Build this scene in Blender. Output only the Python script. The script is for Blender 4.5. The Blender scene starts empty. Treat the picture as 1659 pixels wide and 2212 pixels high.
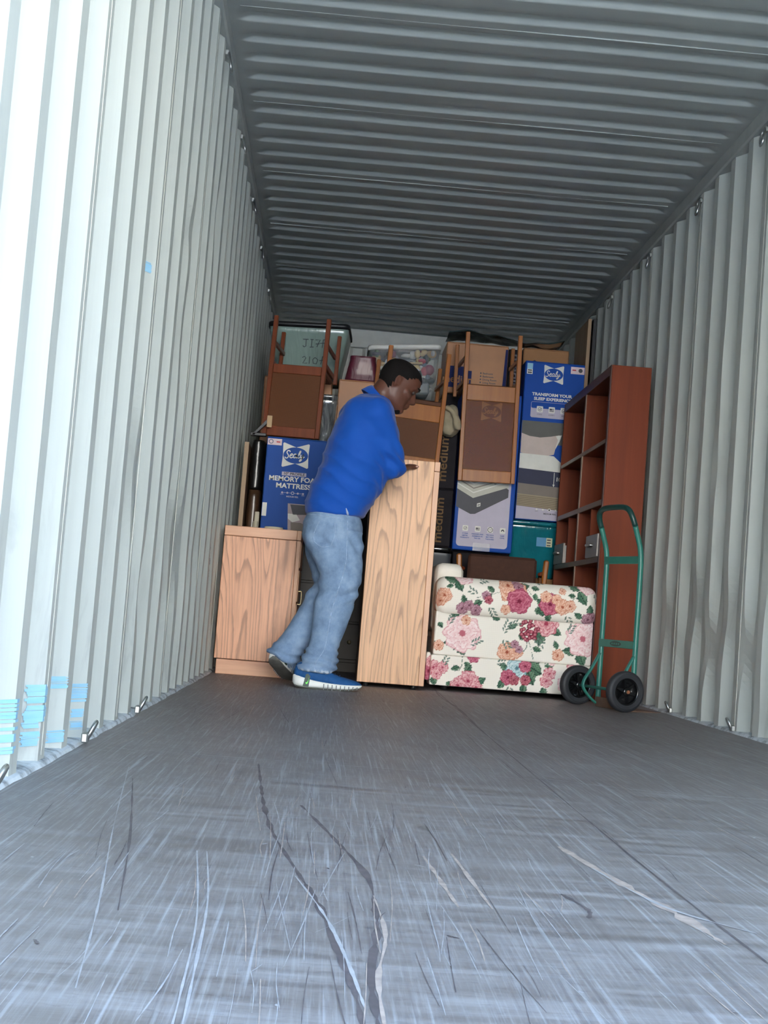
import bpy, bmesh, math, random
import numpy as np
from mathutils import Vector, Matrix, noise
from mathutils.bvhtree import BVHTree
PI = math.pi
random.seed(7)
sc = bpy.context.scene
C = sc.collection

# ------------------------------------------------------------------ camera
CAM_LOC = Vector((-0.58198, 0.0, 0.37959))
yaw, pitch, roll = 0.0364992, 0.0718994, 0.0785353
fw = Vector((math.sin(yaw)*math.cos(pitch), math.cos(yaw)*math.cos(pitch), math.sin(pitch)))
rt = Vector((math.cos(yaw), -math.sin(yaw), 0)); up = rt.cross(fw)
r2 = rt*math.cos(roll) + up*math.sin(roll); u2 = up*math.cos(roll) - rt*math.sin(roll)
cd = bpy.data.cameras.new('camera'); cam = bpy.data.objects.new('camera', cd); C.objects.link(cam)
M = Matrix((r2, u2, -fw)).transposed().to_4x4(); M.translation = CAM_LOC
cam.matrix_world = M
cd.sensor_fit = 'VERTICAL'; cd.sensor_height = 36.0; cd.lens = 36.0*3067.0/2212.0
cd.clip_start = 0.02
sc.camera = cam

# ------------------------------------------------------------------ world, sun, exposure
sc.view_settings.view_transform = 'Standard'; sc.view_settings.look = 'None'
sc.view_settings.gamma = 1.0; sc.view_settings.use_curve_mapping = False
sc.view_settings.exposure = 0.36
SKY_STRENGTH = 24.0
w = bpy.data.worlds.new('daylight'); sc.world = w; w.use_nodes = True
nt = w.node_tree; nt.nodes.clear()
tc = nt.nodes.new('ShaderNodeTexCoord'); sx = nt.nodes.new('ShaderNodeSeparateXYZ')
rp = nt.nodes.new('ShaderNodeValToRGB'); bg = nt.nodes.new('ShaderNodeBackground'); wo = nt.nodes.new('ShaderNodeOutputWorld')
mr = nt.nodes.new('ShaderNodeMapRange'); mr.inputs[1].default_value = -1
nt.links.new(tc.outputs['Generated'], sx.inputs[0]); nt.links.new(sx.outputs[2], mr.inputs[0])
nt.links.new(mr.outputs[0], rp.inputs[0]); nt.links.new(rp.outputs[0], bg.inputs[0]); nt.links.new(bg.outputs[0], wo.inputs[0])
bg.inputs[1].default_value = SKY_STRENGTH
e = rp.color_ramp.elements
e[0].position = 0.0; e[0].color = (.30, .29, .27, 1)
e[1].position = 1.0; e[1].color = (.08, .17, .35, 1)
for pos, col in ((.47, (.60, .57, .50, 1)), (.50, (1.0, .96, .86, 1)), (.575, (1.0, .97, .90, 1)), (.63, (.23, .35, .54, 1)), (.78, (.13, .25, .46, 1))):
    q = e.new(pos); q.color = col
sd = bpy.data.lights.new('sun', 'SUN'); sun = bpy.data.objects.new('sun', sd); C.objects.link(sun)
sd.energy = 48.0; sd.angle = math.radians(.6); sd.color = (1, .95, .87)
sun.rotation_euler = (math.radians(-15), math.radians(-20), 0)
sun.location = (0, 16, 12)
sc.cycles.use_denoising = True
sc.cycles.diffuse_bounces = 8; sc.cycles.max_bounces = 12; sc.cycles.transparent_max_bounces = 12

# ------------------------------------------------------------------ helpers
def S(r, g, b):
    f = lambda c: (c/255/12.92) if c/255 <= .04045 else ((c/255+.055)/1.055)**2.4
    return (f(r), f(g), f(b), 1)

class MB:
    """collects faces and links them as one mesh object"""
    def __init__(s): s.v = []; s.f = []; s.m = []; s.sm = []
    def add(s, vs, fs, mat=0, smooth=False, mx=None):
        o = len(s.v)
        for p in vs:
            p = Vector(p)
            s.v.append(mx @ p if mx is not None else p)
        for f in fs:
            s.f.append([i+o for i in f]); s.m.append(mat); s.sm.append(smooth)
        return s
    def box(s, x0, x1, y0, y1, z0, z1, b=.003, mat=0, mx=None):
        b = min(b, abs(x1-x0)*.45, abs(y1-y0)*.45, abs(z1-z0)*.45)
        c = [(x0+x1)/2, (y0+y1)/2, (z0+z1)/2]; h = [abs(x1-x0)/2, abs(y1-y0)/2, abs(z1-z0)/2]
        vs = []; idx = {}
        for sx_ in (-1, 1):
            for sy_ in (-1, 1):
                for sz_ in (-1, 1):
                    sg = (sx_, sy_, sz_)
                    for ax in range(3):
                        idx[sg+(ax,)] = len(vs)
                        vs.append([c[k]+sg[k]*(h[k]-(0 if k == ax else b)) for k in range(3)])
        fs = []
        for ax in range(3):
            o1, o2 = [k for k in range(3) if k != ax]
            for sg in (-1, 1):
                q = []
                for a_, b_ in ((-1, -1), (1, -1), (1, 1), (-1, 1)):
                    t = [0, 0, 0]; t[ax] = sg; t[o1] = a_; t[o2] = b_
                    q.append(idx[tuple(t)+(ax,)])
                fs.append(q)
        for ax in range(3):
            o1, o2 = [k for k in range(3) if k != ax]
            for a_ in (-1, 1):
                for b_ in (-1, 1):
                    q = []
                    for sg, ff in ((-1, o1), (1, o1), (1, o2), (-1, o2)):
                        t = [0, 0, 0]; t[ax] = sg; t[o1] = a_; t[o2] = b_
                        q.append(idx[tuple(t)+(ff,)])
                    fs.append(q)
        for sx_ in (-1, 1):
            for sy_ in (-1, 1):
                for sz_ in (-1, 1):
                    fs.append([idx[(sx_, sy_, sz_, k)] for k in range(3)])
        return s.add(vs, fs, mat, False, mx)
    def rings(s, rings, mat=0, smooth=True, cap=True, mx=None, closed=False):
        n = len(rings[0]); vs = [p for r in rings for p in r]; fs = []
        K = len(rings)
        for i in range(K if closed else K-1):
            a = i*n; b = ((i+1) % K)*n
            for j in range(n):
                fs.append([a+j, a+(j+1) % n, b+(j+1) % n, b+j])
        if cap and not closed:
            fs.append(list(range(n))[::-1]); fs.append([(K-1)*n+j for j in range(n)])
        return s.add(vs, fs, mat, smooth, mx)
    def tube(s, path, r, seg=10, mat=0, mx=None, cap=True, flat=1.0, closed=False, smooth=True):
        """tube along a path; r a number or one per point"""
        P = [Vector(p) for p in path]; n = len(P)
        rr = r if hasattr(r, '__len__') else [r]*n
        T = []
        for i in range(n):
            if closed: t = P[(i+1) % n]-P[i-1]
            else: t = P[min(i+1, n-1)]-P[max(i-1, 0)]
            T.append(t.normalized() if t.length > 1e-9 else Vector((0, 0, 1)))
        ref = Vector((0, 0, 1)) if abs(T[0].z) < .9 else Vector((1, 0, 0))
        u = T[0].cross(ref).normalized(); R = []
        for i in range(n):
            u = u - T[i]*u.dot(T[i])
            u.normalize(); v_ = T[i].cross(u)
            R.append([P[i]+u*rr[i]*math.cos(2*PI*k/seg)+v_*rr[i]*flat*math.sin(2*PI*k/seg) for k in range(seg)])
        return s.rings(R, mat, smooth, cap, mx, closed)
    def cyl(s, a, b, r, seg=20, mat=0, mx=None, r1=None, smooth=True):
        return s.tube([a, b], [r, r if r1 is None else r1], seg, mat, mx, smooth=smooth)
    def lathe(s, prof, seg=32, mat=0, mx=None, axis='Z', smooth=True):
        """profile of (radius, height)"""
        R = []
        for r, h in prof:
            ring = []
            for k in range(seg):
                a = 2*PI*k/seg
                p = (r*math.cos(a), r*math.sin(a), h)
                if axis == 'Y': p = (p[0], h, p[1])
                if axis == 'X': p = (h, p[0], p[1])
                ring.append(p)
            R.append(ring)
        return s.rings(R, mat, smooth, tuple(prof[0]) != tuple(prof[-1]), mx)
    def prism(s, poly, y0, y1, mat=0, mx=None, smooth=False):
        """polygon in x-z pushed from y0 to y1"""
        n = len(poly); vs = [(x, y0, z) for x, z in poly]+[(x, y1, z) for x, z in poly]
        fs = [list(range(n)), [n+i for i in range(n)][::-1]]
        fs += [[i, (i+1) % n, n+(i+1) % n, n+i] for i in range(n)]
        return s.add(vs, fs, mat, smooth, mx)
    def poly(s, pts, y=0, mat=0, mx=None):
        return s.add([(x, y, z) for x, z in pts], [list(range(len(pts)))], mat, False, mx)
    def ribbon(s, pts, wd, y=0, mat=0, mx=None):
        """flat stroke in x-z"""
        P = [Vector((p[0], p[1])) for p in pts]; n = len(P); L = []; Rr = []
        for i in range(n):
            t = (P[min(i+1, n-1)]-P[max(i-1, 0)])
            t = t.normalized() if t.length > 0 else Vector((1, 0))
            k = wd[i] if hasattr(wd, '__len__') else wd
            nn = Vector((-t.y, t.x))*k/2
            L.append(P[i]+nn); Rr.append(P[i]-nn)
        vs = [(q.x, y, q.y) for q in L]+[(q.x, y, q.y) for q in Rr]
        return s.add(vs, [[i, i+1, n+i+1, n+i] for i in range(n-1)], mat, False, mx)
    def text(s, body, size, x, z, y=0, mat=0, shear=0, bold=0, align='CENTER', mx=None, squeeze=1.0, rot=0):
        cu = bpy.data.curves.new('t', 'FONT'); cu.body = body; cu.size = size; cu.shear = shear; cu.offset = bold
        cu.align_x = align; cu.align_y = 'CENTER'; cu.resolution_u = 3
        ob = bpy.data.objects.new('t', cu); C.objects.link(ob)
        dg = bpy.context.evaluated_depsgraph_get()
        me = bpy.data.meshes.new_from_object(ob.evaluated_get(dg))
        ca, sa = math.cos(rot), math.sin(rot)
        vs = []
        for v in me.vertices:
            a, b = v.co.x*squeeze, v.co.y
            vs.append((x+a*ca-b*sa, y, z+a*sa+b*ca))
        s.add(vs, [list(p.vertices) for p in me.polygons], mat, False, mx)
        bpy.data.objects.remove(ob); bpy.data.meshes.remove(me); bpy.data.curves.remove(cu)
        return s
    def mesh(s, name, recalc=True):
        me = bpy.data.meshes.new(name)
        me.from_pydata([tuple(v) for v in s.v], [], s.f)
        me.polygons.foreach_set('material_index', s.m); me.polygons.foreach_set('use_smooth', s.sm)
        if recalc:
            bm = bmesh.new(); bm.from_mesh(me); bmesh.ops.recalc_face_normals(bm, faces=bm.faces); bm.to_mesh(me); bm.free()
        me.update()
        return me
    def build(s, name, mats, parent=None, recalc=True):
        me = s.mesh(name, recalc)
        for m in (mats if isinstance(mats, (list, tuple)) else [mats]): me.materials.append(m)
        o = bpy.data.objects.new(name, me); C.objects.link(o)
        if parent is not None: o.parent = parent
        return o

def tag(o, label=None, cat=None, group=None, kind=None):
    if label: o['label'] = label
    if cat: o['category'] = cat
    if group: o['group'] = group
    if kind: o['kind'] = kind
    return o
def thing(name, label, cat, loc=(0, 0, 0), rz=0, group=None, rot=None):
    o = bpy.data.objects.new(name, None); C.objects.link(o); o.empty_display_size = .05
    o.location = loc; o.rotation_euler = rot if rot else (0, 0, rz)
    return tag(o, label, cat, group)
def copy_tree(o, parent=None):
    kids = [c for c in bpy.data.objects if c.parent == o]
    c = o.copy(); C.objects.link(c)
    if parent is not None: c.parent = parent
    for k in kids: copy_tree(k, c)
    return c
def catmull(pts, n=6):
    P = [Vector(p) for p in pts]; out = []
    for i in range(len(P)-1):
        p0 = P[max(i-1, 0)]; p1 = P[i]; p2 = P[i+1]; p3 = P[min(i+2, len(P)-1)]
        for k in range(n):
            t = k/n
            out.append(.5*((2*p1)+(p2-p0)*t+(2*p0-5*p1+4*p2-p3)*t*t+(3*p1-p0-3*p2+p3)*t**3))
    out.append(P[-1]); return out
def organic(name, mb, voxel, it, mats, parent=None, post=None, factor=.5):
    """fuse overlapping pieces into one continuous smooth surface"""
    o = mb.build(name+'_raw', []); me0 = o.data
    m = o.modifiers.new('r', 'REMESH'); m.mode = 'VOXEL'; m.voxel_size = voxel; m.use_smooth_shade = True
    m = o.modifiers.new('s', 'SMOOTH'); m.iterations = it; m.factor = factor
    dg = bpy.context.evaluated_depsgraph_get(); dg.update()
    me = bpy.data.meshes.new_from_object(o.evaluated_get(dg))
    bpy.data.objects.remove(o); bpy.data.meshes.remove(me0)
    me.name = name
    if post:
        nn = [v.normal.copy() for v in me.vertices]
        for v, n_ in zip(me.vertices, nn): v.co = post(v.co.copy(), n_)
    me.materials.clear()
    for q in (mats if isinstance(mats, (list, tuple)) else [mats]): me.materials.append(q)
    me.polygons.foreach_set('use_smooth', [True]*len(me.polygons)); me.update()
    r = bpy.data.objects.new(name, me); C.objects.link(r)
    if parent is not None: r.parent = parent
    return r

# ------------------------------------------------------------------ materials
class NT:
    def __init__(s, name, rough=.5, spec=.5, metal=0, coat=0):
        s.m = bpy.data.materials.new(name); s.m.use_nodes = True
        s.t = s.m.node_tree; s.b = s.t.nodes['Principled BSDF']; s.out = s.t.nodes['Material Output']
        s.b.inputs['Roughness'].default_value = rough; s.b.inputs['Metallic'].default_value = metal
        s.b.inputs['Specular IOR Level'].default_value = spec; s.b.inputs['Coat Weight'].default_value = coat
        s.b.inputs['Coat Roughness'].default_value = .08
        s._tc = None
    def n(s, t, **kw):
        o = s.t.nodes.new(t)
        for k, v in kw.items(): setattr(o, k, v)
        return o
    def l(s, a, b): s.t.links.new(a, b)
    def coord(s, scale=(1, 1, 1), rot=(0, 0, 0), loc=(0, 0, 0), kind='Object'):
        if s._tc is None: s._tc = s.n('ShaderNodeTexCoord')
        mp = s.n('ShaderNodeMapping'); mp.inputs['Scale'].default_value = scale; mp.inputs['Rotation'].default_value = rot
        mp.inputs['Location'].default_value = loc
        s.l(s._tc.outputs[kind], mp.inputs[0]); return mp.outputs[0]
    def noise(s, co, scale=5, detail=4, rough=.55, dist=0):
        o = s.n('ShaderNodeTexNoise'); o.inputs['Scale'].default_value = scale; o.inputs['Detail'].default_value = detail
        o.inputs['Roughness'].default_value = rough; o.inputs['Distortion'].default_value = dist
        s.l(co, o.inputs['Vector']); return o.outputs['Fac']
    def ramp(s, fac, stops, interp='LINEAR'):
        o = s.n('ShaderNodeValToRGB'); o.color_ramp.interpolation = interp
        e = o.color_ramp.elements
        while len(e) > 1: e.remove(e[-1])
        e[0].position = stops[0][0]; e[0].color = stops[0][1]
        for p, c in stops[1:]:
            q = e.new(p); q.color = c
        s.l(fac, o.inputs[0]); return o.outputs[0]
    def mix(s, fac, a, b, mode='MIX'):
        o = s.n('ShaderNodeMix', data_type='RGBA', blend_type=mode)
        for sock, val in ((o.inputs[0], fac), (o.inputs[6], a), (o.inputs[7], b)):
            if hasattr(val, 'links') or isinstance(val, bpy.types.NodeSocket): s.l(val, sock)
            else: sock.default_value = val
        return o.outputs[2]
    def math(s, op, a, b=None):
        o = s.n('ShaderNodeMath', operation=op)
        for sock, val in ((o.inputs[0], a), (o.inputs[1], b)):
            if val is None: continue
            if isinstance(val, bpy.types.NodeSocket): s.l(val, sock)
            else: sock.default_value = val
        return o.outputs[0]
    def color(s, c):
        if isinstance(c, bpy.types.NodeSocket): s.l(c, s.b.inputs['Base Color'])
        else: s.b.inputs['Base Color'].default_value = c
        return s
    def rough(s, c): s.l(c, s.b.inputs['Roughness']); return s
    def bump(s, h, strength=.2, dist=.01):
        o = s.n('ShaderNodeBump'); o.inputs['Strength'].default_value = strength; o.inputs['Distance'].default_value = dist
        s.l(h, o.inputs['Height']); s.l(o.outputs[0], s.b.inputs['Normal']); return s

def plain(name, c, rough=.5, spec=.5, metal=0, coat=0, var=.12, scale=12, bump=0, bscale=60):
    """one colour with a slight mottling"""
    m = NT(name, rough, spec, metal, coat); co = m.coord()
    f = m.noise(co, scale, 3)
    a = tuple(max(0, x*(1-var)) for x in c[:3])+(1,); b = tuple(min(1, x*(1+var)) for x in c[:3])+(1,)
    m.color(m.ramp(f, [(.3, a), (.7, b)]))
    if bump: m.bump(m.noise(co, bscale, 3), bump, .004)
    return m.m

def oak(name, base, dark, line=13, sx_=4.2, sz_=.55, seed=0.0, rough=.42):
    m = NT(name, rough, .4)
    co = m.coord((sx_, sx_, sz_), loc=(seed, seed*.7, seed*.3))
    n1 = m.noise(co, 1.0, 1.5, .4, .25)
    wob = m.noise(m.coord((46, 46, 7)), 1, 3, .6)
    c = m.math('FRACT', m.math('MULTIPLY', m.math('ADD', n1, m.math('MULTIPLY', wob, .018)), float(line)))
    lines = m.ramp(c, [(0, (1, 1, 1, 1)), (.09, (.85, .85, .85, 1)), (.22, (.22, .22, .22, 1)), (.55, (0, 0, 0, 1)), (.93, (0, 0, 0, 1)), (1, (1, 1, 1, 1))])
    fine = m.noise(m.coord((90, 90, 4)), 1.0, 3, .6)
    pores = m.ramp(fine, [(.38, (.5, .5, .5, 1)), (.55, (0, 0, 0, 1))])
    big = m.noise(m.coord((3, 3, 1.2), loc=(seed, 0, 0)), 1.0, 3)
    lt = tuple(min(1, x*1.12) for x in base[:3])+(1,); dk = tuple(x*.84 for x in base[:3])+(1,)
    b = m.mix(big, dk, lt)
    b = m.mix(m.math('MULTIPLY', lines, .62), b, dark)
    b = m.mix(m.math('MULTIPLY', pores, .45), b, dark)
    m.color(b); m.bump(fine, .05, .002)
    return m.m
def wood(name, a, b, rough=.35, scale=1, axis='z', coat=0):
    m = NT(name, rough, .4, coat=coat)
    s_ = {'z': (26, 26, 1.6), 'x': (1.6, 26, 26), 'y': (26, 1.6, 26)}[axis]
    f = m.noise(m.coord(tuple(k*scale for k in s_)), 1, 5, .6, .4)
    g = m.noise(m.coord((3, 3, 3)), 1, 2)
    m.color(m.mix(m.math('MULTIPLY', g, .35), m.ramp(f, [(.3, a), (.7, b)]), a)); m.bump(f, .05, .002)
    return m.m
def attr_mat(name, attr='pattern', rough=.8, weave=0, coat=0, fine=900):
    m = NT(name, rough, .3, coat=coat)
    a = m.n('ShaderNodeAttribute', attribute_name=attr); m.color(a.outputs['Color'])
    if weave:
        wv = m.n('ShaderNodeTexWave', bands_direction='X'); wv.inputs['Scale'].default_value = fine/20
        m.l(m.coord(), wv.inputs[0])
        w2 = m.n('ShaderNodeTexWave', bands_direction='Z'); w2.inputs['Scale'].default_value = fine/26
        m.l(m.coord(), w2.inputs[0])
        m.bump(m.math('ADD', wv.outputs['Fac'], w2.outputs['Fac']), weave, .003)
    return m.m

# ------------------------------------------------------------------ the container
HW = 1.165; ROOF = 2.703; Y0, Y1 = -0.34, 11.69; DOORY = 0.35
def wall_mat(name, seed):
    m = NT(name, .46, .4)
    co = m.coord()
    base = m.mix(m.noise(co, 1.3, 4), S(178, 184, 180), S(192, 197, 192))
    sep = m.n('ShaderNodeSeparateXYZ'); m.l(co, sep.inputs[0])
    # scuffs and rubbed dirt, more of them low down where cargo touches
    low = m.n('ShaderNodeMapRange'); low.inputs[1].default_value = 1.2; low.inputs[2].default_value = .05
    m.l(sep.outputs[2], low.inputs[0])
    sc1 = m.noise(m.coord((9, 9, 2.2), loc=(seed, 0, 0)), 1, 6, .68, .6)
    msk = m.ramp(sc1, [(.55, (0, 0, 0, 1)), (.70, (1, 1, 1, 1))])
    k = m.math('MULTIPLY', m.math('MULTIPLY', msk, m.math('ADD', m.math('MULTIPLY', low.outputs[0], .75), .10)), .55)
    c = m.mix(k, base, S(128, 130, 132))
    dr = m.noise(m.coord((30, 30, .5), loc=(0, seed, 0)), 1, 4, .6)
    c = m.mix(m.math('MULTIPLY', m.ramp(dr, [(.5, (0, 0, 0, 1)), (.75, (1, 1, 1, 1))]), .16), c, S(150, 152, 150))
    m.color(c); m.bump(m.noise(co, 45, 4), .06, .004)
    return m.m
WALLM = wall_mat('grey_wall_paint', 3.0)
BLUEM = NT('blue_paint_scuff', .6)
BLUEM.color(BLUEM.mix(BLUEM.noise(BLUEM.coord((10, 10, 90)), 1, 4), S(116, 182, 220), S(166, 202, 220))); BLUEM = BLUEM.m
DARKSCUFF = plain('dark_scuff', S(118, 124, 132), .7, var=.25, scale=30)
SEAMM = plain('weld_seam', S(176, 176, 168), .6)

PITCH = .278
def prof(y, ph):
    t = (y-ph) % PITCH
    if t < .070: return 0.0
    if t < .138: return (t-.070)/.068*.036
    if t < .210: return .036
    return .036*(1-(t-.210)/.068)
def breaks(ph):
    ys = [Y0, Y1]
    k = math.floor((Y0-ph)/PITCH)-1
    while ph+k*PITCH < Y1+PITCH:
        for q in (0, .070, .138, .210):
            y = ph+k*PITCH+q
            if Y0 < y < Y1: ys.append(y)
        k += 1
    return sorted(ys)
def side_wall(name, side, ph, seed):
    rnd = random.Random(seed)
    dents = [(rnd.uniform(1.5, 10.5), rnd.uniform(.08, .75) if rnd.random() < .8 else rnd.uniform(.8, 2.2), rnd.uniform(.05, .14), rnd.uniform(-.008, .012)) for _ in range(60)]
    if side < 0: dents = [d for d in dents if d[0] > 5.0]
    if side > 0:
        dents += [(6.75, .55, .13, .022), (6.45, .36, .1, .02), (6.9, .34, .08, .018), (6.2, .5, .12, .016), (5.85, .35, .1, .02), (7.2, .45, .12, .015), (8.15, 1.75, .09, .01)]
    else:
        dents += [(5.2, .62, .12, .02), (5.5, .55, .12, .024), (4.2, .75, .14, .012), (4.6, .4, .1, .015)]
    ys = breaks(ph); nz = 72; zs = [ROOF-.03 if i == nz else i*(ROOF-.03)/nz for i in range(nz+1)]
    vs = []
    for y in ys:
        d0 = prof(y+1e-6, ph)
        for z in zs:
            d = d0
            for dy, dz, r, a in dents:
                q = ((y-dy)/r)**2+((z-dz)/(r*1.25))**2
                if q < 6: d += a*math.exp(-q)*(1 if d0 < .02 else -.6)
            d = max(-.004, d)
            yy = y+.0045*noise.noise(Vector((y*3.1, z*3.5, seed)))*(1.4 if z < .9 else .35)
            vs.append((side*(HW+d), yy, z))
    n = nz+1; fs = []
    for i in range(len(ys)-1):
        for j in range(nz): fs.append([i*n+j, i*n+j+1, (i+1)*n+j+1, (i+1)*n+j])
    mb = MB().add(vs, fs, 0)
    # welded panel joints
    k = 0; y = ph+.035-PITCH*(2 if side > 0 else 1)-(PITCH if side > 0 else 0)
    while y < Y1:
        if y > Y0+.1: mb.box(side*(HW-.0012), side*(HW+.002), y-.003, y+.003, .02, ROOF-.05, .001, 3)
        y += PITCH*4
    def patch(yc, zc, wy, hz, mat, sd):
        r_ = random.Random(sd)
        # ragged painted patch lying on the sheet, following its folds
        t0, t1 = yc-wy/2, yc+wy/2
        seg = [t0]+[q for q in ys if t0 < q < t1]+[t1]
        nrow = 16
        for row in range(nrow):
            if r_.random() < .12: continue
            za = zc-hz/2+hz*row/nrow; zb = za+hz/nrow*r_.uniform(.7, 1.15)
            a0 = t0+wy*r_.uniform(0, .16); a1 = t1-wy*r_.uniform(0, .16)
            s2 = [a0]+[q for q in ys if a0 < q < a1]+[a1]
            for a, b in zip(s2[:-1], s2[1:]):
                da, db = prof(a+1e-5, ph)-.0035, prof(b-1e-5, ph)-.0035
                mb.add([(side*(HW+da), a, za), (side*(HW+db), b, za), (side*(HW+db), b, zb), (side*(HW+da), a, zb)], [[0, 1, 2, 3]], mat)
    if side < 0:
        for q in [(2.775, .115, .12, .12, 1), (3.065, .135, .09, .08, 1), (3.325, .165, .07, .028, 1), (3.61, .125, .08, .045, 1), (3.61, .075, .05, .022, 1), (3.61, .045, .05, .022, 1), (4.15, 1.345, .05, .03, 1),
                  (3.335, .04, .07, .03, 1), (3.05, .07, .06, .05, 1)]:
            patch(*q, sd=int(q[0]*100+q[1]*1000))
        for q in [(5.17, .62, .05, .34, 2), (5.45, .56, .05, .30, 2), (6.0, .52, .06, .03, 2), (6.3, .5, .05, .03, 2), (6.9, .62, .05, .25, 2), (7.2, .55, .05, .2, 2)]:
            patch(*q, sd=int(q[0]*100+q[1]*1000))
    o = mb.build(name, [WALLM, BLUEM, DARKSCUFF, SEAMM], recalc=False)
    return tag(o, kind='structure')
side_wall('wall_left', -1, .025, 11)
side_wall('wall_right', 1, .042, 23)

# back wall: same fold, upright ribs under a plain header
vs = []; fs = []; xs = []
x = -HW-.04; k = 0
BP = .20
mbk = MB()
cols = []
while x < HW+.05:
    for q, d in ((0, 0), (.06, 0), (.085, .04), (.165, .04), (.19, 0)): cols.append((x+q, Y1-.06+d))
    x += BP
R_ = [[(cx, cy, 0), (cx, cy, 2.56)] for cx, cy in cols]
for a, b in zip(R_[:-1], R_[1:]): mbk.add([a[0], a[1], b[1], b[0]], [[0, 1, 2, 3]], 0)
mbk.box(-HW-.05, HW+.05, Y1-.075, Y1+.02, 2.56, ROOF+.02, .004, 0)
BACKM = plain('pale_back_wall_paint', S(212, 214, 208), .5, var=.05)
tag(mbk.build('wall_back', BACKM, recalc=False), kind='structure')

# roof sheet with pressed grooves that end short of the rails
RP = .209; RPH = .020
def groove(t):
    t = t % RP
    if t < .052: return t/.052
    if t < .086: return 1.0
    if t < .106: return (.106-t)/.020
    return 0.0
xs = [-HW-.03, -HW, -1.128, -1.112, -1.098, -1.086, -1.076, -1.066, -1.05]
xs = xs+[-1+.25*i for i in range(9)]+[-q for q in xs[::-1]]
ys = []
y = RPH-RP*2
while y < Y1:
    for q in (0, .012, .026, .040, .052, .064, .078, .086, .090, .094, .098, .102, .106, .112, .14, .175):
        if Y0 < y+q < Y1: ys.append(y+q)
    y += RP
def sm(t): t = max(0, min(1, t)); return t*t*(3-2*t)
vs = []
for y in ys:
    g = sm(groove(y-RPH))
    for x in xs:
        e_ = sm((1.125-abs(x))/.07)
        sag = .006*noise.noise(Vector((x*1.1, y*.8, 4)))
        vs.append((x, y, ROOF+.020*g*e_+sag*(1 if abs(x) < 1.1 else 0)))
n = len(xs)
fs = [[i*n+j, i*n+j+1, (i+1)*n+j+1, (i+1)*n+j] for i in range(len(ys)-1) for j in range(n-1)]
mr_ = MB().add(vs, fs, 0, True)
yy = RPH+.17
while yy < Y1:          # sheet laps
    if yy > .5: mr_.box(-1.1, 1.1, yy-.002, yy+.003, ROOF-.0025, ROOF+.004, .001, 0)
    yy += RP*5
CEILM = NT('grey_roof_paint', .36, .5)
co = CEILM.coord()
CEILM.color(CEILM.mix(CEILM.noise(CEILM.coord((1.2, 5, 1)), 1, 5, .6), S(144, 150, 148), S(172, 177, 173))); CEILM.bump(CEILM.noise(co, 60, 3), .05, .003)
CEILM = CEILM.m
tag(mr_.build('ceiling', CEILM, recalc=False), kind='structure')

RAILM = plain('grey_rail_paint', S(164, 169, 166), .5, var=.06)
for i, s_ in enumerate((-1, 1)):
    mb = MB()
    mb.box(min(s_*1.150, s_*1.23), max(s_*1.150, s_*1.23), Y0, Y1, 2.635, ROOF+.02, .008)
    tag(mb.build('trim_%d' % (i+1), RAILM), kind='structure')
mb = MB(); mb.box(-1.24, 1.24, Y0-.06, Y0+.06, ROOF-.0, ROOF+.10, .01)
tag(mb.build('trim_3', RAILM), kind='structure')
BASEM = NT('scuffed_bottom_rail', .6)
BASEM.color(BASEM.ramp(BASEM.noise(BASEM.coord((14, 14, 14)), 1, 5, .65), [(.35, S(120, 124, 128)), (.5, S(196, 204, 208)), (.7, S(215, 221, 224))])); BASEM = BASEM.m
for nm, s_ in (('baseboard_left', -1), ('baseboard_right', 1)):
    mb = MB(); rnd = random.Random(5+s_)
    R_ = []
    y = Y0
    while y < Y1:
        d = .007*rnd.random()
        R_.append([(s_*(HW+.06), y, .0), (s_*(HW-.008-d), y, .0), (s_*(HW-.005-d*.6), y, .006+d*.3), (s_*(HW+.002), y, .012), (s_*(HW+.06), y, .02)])
        y += .09
    mb.rings(R_, 0, False)
    tag(mb.build(nm, BASEM), kind='structure')

# plywood floor with skid marks, scratches and sheet joints
F = NT('worn_plywood_floor', .5, .45)
co = F.coord()
g1 = F.noise(F.coord((2.2, 24, 1)), 1, 6, .65, .3)
g2 = F.noise(F.coord((90, 9, 1)), 1, 4, .6)
g3 = F.noise(F.coord((1.4, 1.1, 1)), 1, 5, .6)
c = F.ramp(g1, [(.30, S(106, 98, 94)), (.5, S(128, 121, 118)), (.72, S(152, 148, 147))])
c = F.mix(F.math('MULTIPLY', F.ramp(g3, [(.42, (0, 0, 0, 1)), (.62, (1, 1, 1, 1))]), .35), c, S(96, 86, 84))
c = F.mix(F.math('MULTIPLY', F.ramp(g2, [(.5, (0, 0, 0, 1)), (.75, (1, 1, 1, 1))]), .28), c, S(160, 160, 164))
s1 = F.noise(F.coord((120, 1.6, 1), rot=(0, 0, .05)), 1, 3, .5)
c = F.mix(F.math('MULTIPLY', F.ramp(s1, [(.58, (0, 0, 0, 1)), (.72, (1, 1, 1, 1))]), .55), c, S(178, 180, 184))
s2 = F.noise(F.coord((80, 1.0, 1), rot=(0, 0, -.09), loc=(3, 1, 0)), 1, 3, .5)
c = F.mix(F.math('MULTIPLY', F.ramp(s2, [(.58, (0, 0, 0, 1)), (.72, (1, 1, 1, 1))]), .45), c, S(92, 84, 84))
s3 = F.noise(F.coord((210, 5, 1), rot=(0, 0, .02), loc=(7, 2, 0)), 1, 4, .7)
c = F.mix(F.math('MULTIPLY', F.ramp(s3, [(.5, (0, 0, 0, 1)), (.7, (1, 1, 1, 1))]), .40), c, S(172, 170, 170))
s4 = F.noise(F.coord((30, 60, 1)), 1, 5, .75)
c = F.mix(F.math('MULTIPLY', F.ramp(s4, [(.55, (0, 0, 0, 1)), (.68, (1, 1, 1, 1))]), .35), c, S(84, 76, 74))
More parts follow.
